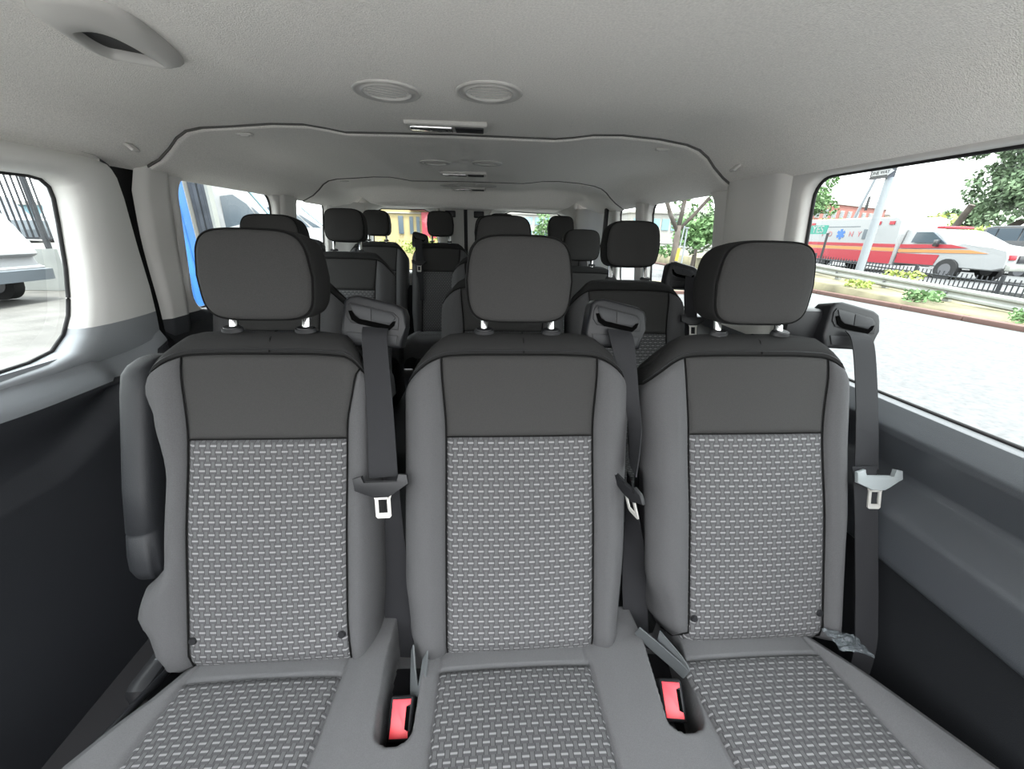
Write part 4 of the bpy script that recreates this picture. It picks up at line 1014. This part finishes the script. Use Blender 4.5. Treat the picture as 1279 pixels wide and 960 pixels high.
for nm, pts, m_ in (('red_band', [(1.3, -0.14), (3.9, -0.22), (3.9, -0.06), (1.9, -0.02)], CARR), ('orange_band', [(0.6, -0.30), (3.9, -0.38), (3.9, -0.26), (1.2, -0.20)], ORG), ('lower_red_panel', [(2.3, -0.82), (3.9, -0.82), (3.9, -0.42), (2.2, -0.42)], CARR)):
    side_panel(nm, pts, O, L, Wd, 0.955, m_, A, -0.012)
sc = (7.0, 0.33)
for k in range(3):
    a = PI / 2 + k * PI / 3; c_, s_ = math.cos(a), math.sin(a)
    P = [(sc[0] + c_ * x - s_ * y, sc[1] + s_ * x + c_ * y) for x, y in ((-0.24, -0.065), (0.24, -0.065), (0.24, 0.065), (-0.24, 0.065))]
    side_panel('star_of_life', P, O, L, Wd, off + k * 0.002, BLUE, A, -0.010)
for l_, s_ in ((8.1, 'F'), (7.65, 'D'), (6.4, 'N'), (5.95, 'Y')):
    text('lettering', s_, Vector((19.05 - off - 0.01, 13.1 + l_, 0.33)), U_, (0, 0, 1), 0.34, PINKR, A)
side_panel('window', [(5.3, 0.12), (5.75, 0.12), (5.75, 0.55), (5.3, 0.55)], O, L, Wd, off, WIN, A, -0.02)
side_panel('door_line', [(6.0, 0.66), (9.3, 0.66), (9.3, 0.69), (6.0, 0.69)], O, L, Wd, off, WIN, A, -0.01)
for l_ in (4.35, 5.0, 8.8): side_panel('warning_light', [(l_, 0.74), (l_ + 0.24, 0.74), (l_ + 0.24, 0.88), (l_, 0.88)], O, L, Wd, off, LAMPR, A, -0.03)
side_panel('side_window', [(2.15, 0.02), (3.5, 0.02), (3.4, 0.43), (2.75, 0.43)], O, L, Wd, 0.90, WIN, A, -0.05)
box('mirror', (18.0, 15.5, 0.02), (0.16, 0.14, 0.26), CARK, A, 0.03)
prism('windscreen', [(-0.72, 0.0), (0.72, 0.0), (0.62, 0.82), (-0.62, 0.82)], (19.05, 13.1 + 1.56, 0.06), (1, 0, 0), (0, 0.86, 0.49), 0.02, TEAL, A)
box('grille', (19.05, 13.08, -0.45), (1.1, 0.06, 0.26), CARK, A, 0.02); box('bumper', (19.05, 13.02, -0.74), (1.85, 0.16, 0.22), GALV, A, 0.04)
for sx_ in (-0.78, 0.78): box('headlamp', (19.05 + sx_, 13.10, -0.40), (0.24, 0.08, 0.18), LAMPR, A, 0.02)
box('light_bar', (19.05, 15.9, 0.62), (1.3, 0.3, 0.10), LAMPR, A, 0.03)
for l_ in (1.75, 7.9):
    for sx_ in (-0.92, 0.92): wheel(A, (19.05 + sx_, 13.1 + l_, -0.94), (1, 0, 0), 0.40, 0.26)
# dark suv parked behind, right edge
def suv(t, O, L, Wd, Lg, H, wid, m, glass=WIN, hood=0.28, s=1.0):
    low = [(0.03, 0.32), (0.0, 0.62), (0.04, 0.92), (Lg * hood, 1.04), (Lg * 0.92, 1.08), (Lg - 0.04, 1.02), (Lg, 0.6), (Lg - 0.06, 0.34)]
    loft_body('body', low, O, L, Wd, wid, m, t)
    top = [(Lg * hood - 0.02, 1.02), (Lg * hood + 0.42, H - 0.06), (Lg * hood + 0.75, H), (Lg - 0.45, H), (Lg - 0.25, H - 0.06), (Lg - 0.05, 1.04)]
    loft_body('greenhouse', top, O, L, Wd, wid * 0.94, m, t, taper=lambda h: 0.14 * sst(1.0, H, h))
    Ov, Lv, Wv = Vector(O), Vector(L), Vector(Wd)
    wl = [(Lg * hood + 0.22, Lg * hood + 0.50), ]
    segs = [(Lg * hood + 0.30, Lg * hood + 0.95), (Lg * hood + 1.02, Lg * hood + 1.85), (Lg * hood + 1.92, Lg - 0.42)]
    for i, (a, b) in enumerate(segs):
        if b - a < 0.15: continue
        P = [(a, 1.08), (b, 1.08), (b - (0.06 if i == 2 else 0), H - 0.11), (a + (0.28 if i == 0 else 0), H - 0.11)]
        for sd in (1, -1): side_panel('side_window', P, Ov, Lv, Wv * sd, wid * 0.47 - 0.07, glass, t, 0.045 * (-sd))
    for l_ in (0.85, Lg - 0.85):
        for sd in (1, -1): wheel(t, Ov + Lv * l_ + Wv * sd * (wid / 2 - 0.08) + Vector((0, 0, 0.36)), Wv, 0.36, 0.22)
B_ = thing('suv', (25, 19, -1.29), 'black boxy SUV parked beyond the ambulance at the right window edge', 'car')
suv(B_, (25.0, 20.6, -1.45), (0, -1, 0), (-1, 0, 0), 4.7, 2.30, 2.0, CARK)
side_panel('red_stripe', [(2.0, 1.12), (4.6, 1.12), (4.6, 1.24), (2.0, 1.24)], (25.0, 20.6, -1.45), (0, -1, 0), (-1, 0, 0), 0.965, REDP, B_, 0.03)
B2_ = thing('suv', (27, 15, -1.29), 'white car roof behind the black SUV by the iron fence', 'car')
suv(B2_, (24.5, 15.3, -1.40), (0, -1, 0), (-1, 0, 0), 4.3, 1.40, 1.8, CARW)
# trees ----------------------------------------------------------------
def tree(c, h, cz, rx, ry, rz, n, m, lab, sz=0.3, trunk=0.2, lean=(0, 0), br=(), grp=None, seed=1):
    t = thing('tree', c, lab, 'tree', grp); rn = random.Random(seed); c = Vector(c)
    bm = bmesh.new(); top = c + Vector((lean[0], lean[1], h)); bm_cyl(bm, c - Vector((0, 0, 0.1)), top, trunk, trunk * 0.6, 10)
    for (a, b_, r_) in br: tube_bm(bm, [Vector(p) for p in a], r_, 6)
    from_bm('trunk', bm, BARK, t, smooth=True)
    v = []; f = []; lumps = [(Vector((rn.gauss(0, .45) * rx, rn.gauss(0, .45) * ry, rn.gauss(0, .42) * rz)), rn.uniform(0.25, 0.5)) for _ in range(26)]
    cc = Vector((top.x, top.y, cz))
    for i in range(n):
        lp, lr = rn.choice(lumps); d = Vector((rn.gauss(0, 1), rn.gauss(0, 1), rn.gauss(0, 1))).normalized() * lr * rn.uniform(0.75, 1.05)
        p = cc + lp + Vector((d.x * rx, d.y * ry, d.z * rz))
        u = Vector((rn.uniform(-1, 1), rn.uniform(-1, 1), rn.uniform(-1, 1))).normalized() * sz; w_ = u.cross(Vector((rn.uniform(-1, 1), rn.uniform(-1, 1), rn.uniform(-1, 1)))).normalized() * sz * 0.55
        k = len(v); v += [p - u, p + w_, p + u, p - w_]; f.append((k, k + 1, k + 2, k + 3))
    o = obj_py('crown', v, f, m, t, smooth=False); o['kind'] = 'stuff'; return t
tree((29, 24.5, -1.3), 2.6, 3.7, 3.0, 2.7, 2.7, 13000, LEAFD, 'large dark green tree at the right window edge behind the SUV', 0.15, 0.30, (0.6, -3.0), seed=4)
tree((30, 38.2, -1.3), 4.0, 3.2, 1.6, 1.9, 1.7, 3500, LEAF, 'light green tree at the left end of the red brick building', 0.15, 0.15, seed=5)
tree((32.0, 26.8, -1.3), 1.0, 0.6, 2.2, 1.6, 0.8, 1200, LEAFY, 'yellow-green shrubbery between ambulance roof and leaning trunk', 0.22, 0.15, seed=6)
tree((50, 40.0, -1.3), 2.6, 2.6, 1.8, 2.4, 1.5, 900, LEAFD, 'distant dark round tree right of the brick building', 0.3, 0.2, seed=7)
t = thing('utility_pole', (26.4, 22.6, -1.3), 'dark brown leaning trunk beside the big tree', 'pole'); cyl('shaft', (26.4, 22.9, -1.3), (26.3, 21.6, 2.0), 0.20, BARK, t, r1=0.15)
box('corrugated_screen', (35.5, 23.0, 0.2), (0.1, 5.0, 2.2), TEAL, None); tag(bpy.data.objects['corrugated_screen'], 'pale blue-grey corrugated screen wall behind the black SUV', 'wall')
# brick building --------------------------------------------------------
BB = thing('brick_building', (49, 52, -1.3), 'long low red brick building with a pale parapet and small arched windows', 'building')
P0, P1 = Vector((36.8, 46.5, 0)), Vector((54.5, 54.8, 0)); L = (P1 - P0).normalized(); Wd = Vector((L.y, -L.x, 0)); Lg = (P1 - P0).length
def wallblock(name, l0, l1, z0, z1, d0, d1, m):
    return prism(name, [(l0, z0), (l1, z0), (l1, z1), (l0, z1)], P0 + Wd * d1, L, (0, 0, 1), d0 - d1, m, BB)
wallblock('wall', 0, Lg, -1.3, 4.1, -8, 0, BRICK); wallblock('parapet', -0.1, Lg + 0.1, 4.1, 4.45, -8, 0.12, CREAMW); wallblock('string_course', 0, Lg, 2.1, 2.25, -0.5, 0.06, CREAMW)
for i in range(9): wallblock('window', 1.6 + i * 1.9, 2.6 + i * 1.9, 2.5, 3.5, -0.4, 0.05, CREAMW); wallblock('window_pane', 1.75 + i * 1.9, 2.45 + i * 1.9, 2.6, 3.4, -0.4, 0.08, WIN)
wallblock('low_wing', Lg, Lg + 9, -1.3, 3.3, -7, 0.5, TAN); wallblock('wing_parapet', Lg, Lg + 9, 3.3, 3.6, -7, 0.6, CREAMW)
tree((33, 37, -1.3), 1.6, 1.4, 1.5, 6.5, 0.55, 1500, LEAFY, 'long yellow-green hedge in front of the red brick building', 0.2, 0.1, seed=9)
# view through the second right window --------------------------------
def brc(*p): return (p, 0, 0)
tree((6.7, 14.2, -1.72), 2.1, 1.5, 1.5, 0.9, 0.75, 420, LEAF, 'street tree with forked grey trunk seen through the second right window', 0.10, 0.15, seed=11,
     br=[(((6.7, 14.2, 0.15), (6.35, 14.2, 0.7), (5.95, 14.1, 1.4)), 0, 0.07), (((6.7, 14.2, 0.2), (7.1, 14.1, 0.7), (7.5, 14.0, 1.25)), 0, 0.06), (((6.7, 14.2, 0.3), (6.75, 14.2, 1.0), (6.8, 14.2, 1.7)), 0, 0.07)])
tree((9.4, 18, -1.72), 1.0, 0.25, 1.1, 1.0, 0.8, 1500, LEAF, 'leafy green bush behind the forked street tree', 0.12, 0.1, seed=12)
tree((11.2, 21.3, -1.72), 1.6, 0.55, 1.1, 1.2, 0.9, 1200, LEAFD, 'darker green trees at the right edge of the second window', 0.14, 0.1, seed=13)
def building(name, lab, x0, x1, y0, y1, z1, m, wins, wm=WIN, roof=CREAMW):
    b = thing(name, ((x0 + x1) / 2, y0, G), lab, 'building')
    box('wall', ((x0 + x1) / 2, (y0 + y1) / 2, (z1 + G) / 2), (x1 - x0, y1 - y0, z1 - G), m, b); box('roof', ((x0 + x1) / 2, (y0 + y1) / 2, z1 + 0.08), (x1 - x0 + 0.3, y1 - y0 + 0.3, 0.22), roof, b)
    for (a, c, e, g_) in wins: box('window', ((a + c) / 2, y0 - 0.02, (e + g_) / 2), (c - a, 0.08, g_ - e), wm, b)
    return b
building('glass_building', 'distant pale blue building beyond the street tree', 14.0, 23.5, 40, 46, 2.1, CREAMW, [(14.3 + i * 0.95, 15.0 + i * 0.95, 0.6, 1.6) for i in range(9)], TEAL)
building('glass_building', 'long pale blue building seen through the right rear window', 0.5, 12, 45, 52, 1.9, CREAMW, [(1 + i * 1.1, 1.8 + i * 1.1, 0.9, 1.6) for i in range(9)] + [(1 + i * 1.1, 1.8 + i * 1.1, -0.6, 0.3) for i in range(9)], TEAL)
tree((3.6, 26, G), 1.4, 0.2, 0.7, 0.7, 1.0, 500, LEAF, 'small green tree seen through the right rear window', 0.10, 0.08, seed=15)
tree((6.2, 30, G), 1.2, -0.1, 1.0, 0.7, 0.6, 400, LEAF, 'low green bush at the right end of the right rear window', 0.12, 0.08, seed=16)
S(box('median_strip', (7.2, 14.5, G + 0.02), (3.4, 3.2, 0.10), DIRT)); S(box('median_kerb', (7.2, 12.8, G + 0.03), (3.6, 0.2, 0.14), KERB)); 
t = thing('tree_stake', (6.45, 13.6, G), 'thin stake with a yellow sleeve in front of the forked street tree', 'stake'); cyl('stake', (6.45, 13.6, G), (6.62, 13.6, 0.35), 0.02, POLE, t); cyl('yellow_sleeve', (6.51, 13.58, -0.75), (6.55, 13.58, -0.35), 0.05, mat('yellow_plastic', (0.40, 0.25, 0.02), 0.5), t)
for i, (x, y, lb) in enumerate(((8.4, 17, 'slim pale post right of the forked street tree'), (10.2, 17, 'slim pale post farthest right in the second window'))):
    t = thing('street_post', (x, y, G), lb, 'post'); cyl('shaft', (x, y, G), (x, y, 0.35), 0.035, POLE, t)
    box('cap', (x, y, 0.37), (0.12, 0.12, 0.05), POLE, t)
# parking lot on the left ------------------------------------------------
rwall = S(box('retaining_wall', (-19, 12.0, -1.22), (17.6, 0.5, 1.08), WALLC))
S(box('upper_lot', (-24, 24.3, -0.82), (30, 24, 0.2), CONC))
fe2 = thing('bar_fence', (-12, 11.85, -0.7), 'tall black vertical-bar fence standing on the concrete wall left', 'fence')
bar = box('bar', (-10.4, 11.85, 0.55), (0.030, 0.030, 1.95), IRON, fe2)
for i in range(1, 34):
    q = bar.copy(); COL.objects.link(q); q.location.x -= i * 0.145
for z in (-0.42, 1.50): box('rail', (-13, 11.85, z), (5.4, 0.05, 0.05), IRON, fe2)
for x in (-11.58, -13.9): box('post', (x, 11.85, 0.4), (0.09, 0.09, 2.25), IRON, fe2)
t = thing('steel_column', (-11.1, 12.6, -0.72), 'thick dark grey leaning column behind the bar fence', 'column'); prism('shaft', [(-0.17, 0), (0.17, 0), (0.17, 3), (-0.17, 3)], (-11.75, 12.8, -0.72), (1, 0, 0), (-0.02, 0, 1), 0.2, CARG, t)
D_ = thing('suv', (-13, 10.3, G), 'white SUV with dark bumper parked before the concrete wall, seen through the door window', 'car')
O_ = (-10.35, 9.4, G)
low = [(0.0, 0.50), (-0.02, 0.76), (0.10, 0.80), (0.16, 0.98), (0.03, 1.05), (0.10, 1.35), (4.3, 1.20), (4.5, 0.5)]
loft_body('body', low, O_, (-1, 0, 0), (0, -1, 0), 1.9, CARW, D_)
loft_body('greenhouse', [(0.09, 1.30), (0.20, 1.62), (0.36, 2.02), (0.50, 2.16), (1.2, 2.22), (3.0, 2.18), (3.7, 1.3)], O_, (-1, 0, 0), (0, -1, 0), 1.8, CARW, D_, taper=lambda h: 0.16 * sst(1.3, 2.2, h))
loft_body('rear_bumper', [(-0.12, 0.48), (-0.14, 0.72), (0.9, 0.76), (1.0, 0.45)], O_, (-1, 0, 0), (0, -1, 0), 1.94, CARG, D_)
side_panel('side_window', [(0.50, 1.42), (1.35, 1.42), (1.35, 2.05), (0.68, 2.05)], O_, (-1, 0, 0), (0, -1, 0), 0.83, WIN, D_, 0.04)
side_panel('trim_strip', [(0.55, 0.98), (2.0, 1.02), (2.0, 1.16), (0.9, 1.14)], O_, (-1, 0, 0), (0, -1, 0), 0.95, CARG, D_, 0.02)
box('tail_lamp', (-10.22, 8.46, G + 0.70), (0.12, 0.30, 0.11), LAMPR, D_, 0.01)
for l_ in (0.95, 3.6):
    for sd in (-0.8, 0.8): wheel(D_, (-10.35 - l_, 9.4 + sd, G + 0.37), (0, 1, 0), 0.37, 0.24)
C1 = thing('car', (-17, 16, -0.72), 'dark truck parked behind the bar fence at the left edge', 'car')
suv(C1, (-15.9, 16.6, -0.90), (-1, 0, 0), (0, -1, 0), 4.8, 1.75, 1.9, CARG)
C2 = thing('car', (-15, 19, -0.72), 'pale car parked farther back behind the bar fence', 'car')
suv(C2, (-13.8, 19.5, -0.85), (-1, 0, 0), (0, -1, 0), 4.4, 1.45, 1.8, CARW)
building('warehouse', 'long pale warehouse wall beyond the fenced lot', -40, -17.5, 30, 36, 1.0, TEAL, [(-38 + i * 2.4, -37 + i * 2.4, -0.2, 0.5) for i in range(8)], CARG)
# blue container and dark post, white vans beyond --------------------------
t = thing('blue_container', (-5.0, 6.2, G), 'bright blue steel container close outside the second left window', 'container')
prism('body', [(-0.75, 0), (0.42, 0), (0.42, 3.1), (-0.75, 3.1)], (-4.65, 6.2, G), (1, 0.25, 0), (0, 0, 1), -0.25, BLUEP, t, 0.02)
for xx in (-0.7, -0.3, 0.05, 0.34): prism('rib', [(xx, 0), (xx + 0.07, 0), (xx + 0.07, 3.1), (xx, 3.1)], (-4.65, 6.19, G), (1, 0.25, 0), (0, 0, 1), 0.06, BLUEP, t, 0.01)
t = thing('grooved_column', (-4.55, 7.2, G), 'dark grey grooved column with pale edges between blue container and van', 'column')
bm = bmesh.new()
for k in range(4): bm_box(bm, (-4.62 + 0.07 * k, 7.24, 0.0), (0.055, 0.10 + 0.04 * (k % 2), 3.6))
from_bm('grooves', bm, SLATE, t)
box('pale_edge', (-4.68, 7.18, 0.0), (0.035, 0.12, 3.6), CREAMW, t); box('pale_edge', (-4.34, 7.18, 0.0), (0.045, 0.12, 3.6), GALV, t)
def van(name, O, L, Wd, lab):
    t = thing(name, (O[0] + L[0] * 3, O[1] + L[1] * 3, G), lab, 'van')
    prof = [(0.0, 0.35), (-0.02, 0.75), (0.10, 1.15), (0.85, 1.42), (1.75, 2.25), (2.2, 2.62), (2.7, 2.72), (5.8, 2.74), (5.9, 2.6), (5.9, 0.4)]
    loft_body('body', prof, O, L, Wd, 2.0, CARW, t, taper=lambda h: 0.12 * sst(1.4, 2.7, h))
    W0 = 0.955
    side_panel('cab_window', [(1.35, 1.52), (2.42, 1.36), (2.52, 1.6), (2.50, 2.22), (2.2, 2.26), (1.9, 2.12)], O, L, Wd, W0, WIN, t, -0.012)
    side_panel('quarter_pane', [(0.98, 1.54), (1.28, 1.52), (1.82, 2.08), (1.76, 2.06)], O, L, Wd, W0, WIN, t, -0.012)
    for l_ in (2.72, 4.2): side_panel('door_gap', [(l_, 0.5), (l_ + 0.02, 0.5), (l_ + 0.02, 2.5), (l_, 2.5)], O, L, Wd, W0 + 0.02, CARG, t, -0.03)
    for l_ in (2.48, 2.86): side_panel('door_handle', [(l_, 1.18), (l_ + 0.14, 1.18), (l_ + 0.14, 1.36), (l_, 1.36)], O, L, Wd, W0 + 0.04, CARG, t, -0.02)
    L_, W_ = Vector(L), Vector(Wd); Ov = Vector(O)
    N_ = L_ * -0.68 + Vector((0, 0, 0.73)); V_2 = (L_ * 0.73 + Vector((0, 0, 0.68))).normalized()
    prism('windscreen', [(-0.85, 0.02), (0.85, 0.02), (0.74, 1.12), (-0.74, 1.12)], Ov + L_ * 0.92 + Vector((0, 0, 1.50)), W_, V_2, 0.02 if W_.cross(V_2).dot(N_) > 0 else -0.02, TEAL, t)
    prism('mirror', [(-0.1, -0.16), (0.1, -0.16), (0.1, 0.16), (-0.1, 0.16)], Ov + L_ * 1.15 + W_ * 1.0 + Vector((0, 0, 1.60)), W_, (0, 0, 1), 0.12, CARG, t, 0.02)
    for l_ in (1.0, 4.8):
        for sd in (-1, 1): wheel(t, Ov + L_ * l_ + W_ * sd * 0.9 + Vector((0, 0, 0.36)), W_, 0.36, 0.22)
ang = math.radians(58)
van('van', (-3.65, 9.55, G), (-math.cos(ang) * 0.92, -math.sin(ang) * 0.0 - 0.39, 0), (0.39, -0.92, 0), 'white cargo van with dark cab window seen through the second left window')
van('van', (-3.6, 13.2, G), (-0.92, -0.39, 0), (0.39, -0.92, 0), 'white van farther back seen through the third left window')
# yellow building behind ----------------------------------------------------
YB = building('yellow_building', 'yellow brick building with red doorway and grey windows seen through the left rear window', -6.4, -0.3, 20, 26, 2.6, YEL,
    [(-3.97, -3.75, -0.15, 0.62), (-3.46, -3.30, -0.15, 0.6), (-3.15, -3.0, -0.15, 0.6), (-4.7, -4.5, -0.15, 0.62)])
for z in (0.75, 1.15, 1.55): box('string_course', (-3.35, 19.97, z), (6.1, 0.08, 0.05), CREAMW, YB)
box('canopy', (-2.75, 19.8, 0.95), (1.3, 0.4, 0.16), REDP, YB); box('door', (-2.72, 19.93, -0.25), (0.34, 0.12, 2.1), REDP, YB); box('door', (-2.35, 19.93, 0.0), (0.14, 0.12, 2.0), REDP, YB)
tree((-2.6, 18.6, G), 0.5, -0.62, 1.3, 0.4, 0.28, 700, LEAFY, 'low yellow-green hedge in front of the yellow building', 0.07, 0.05, seed=21)
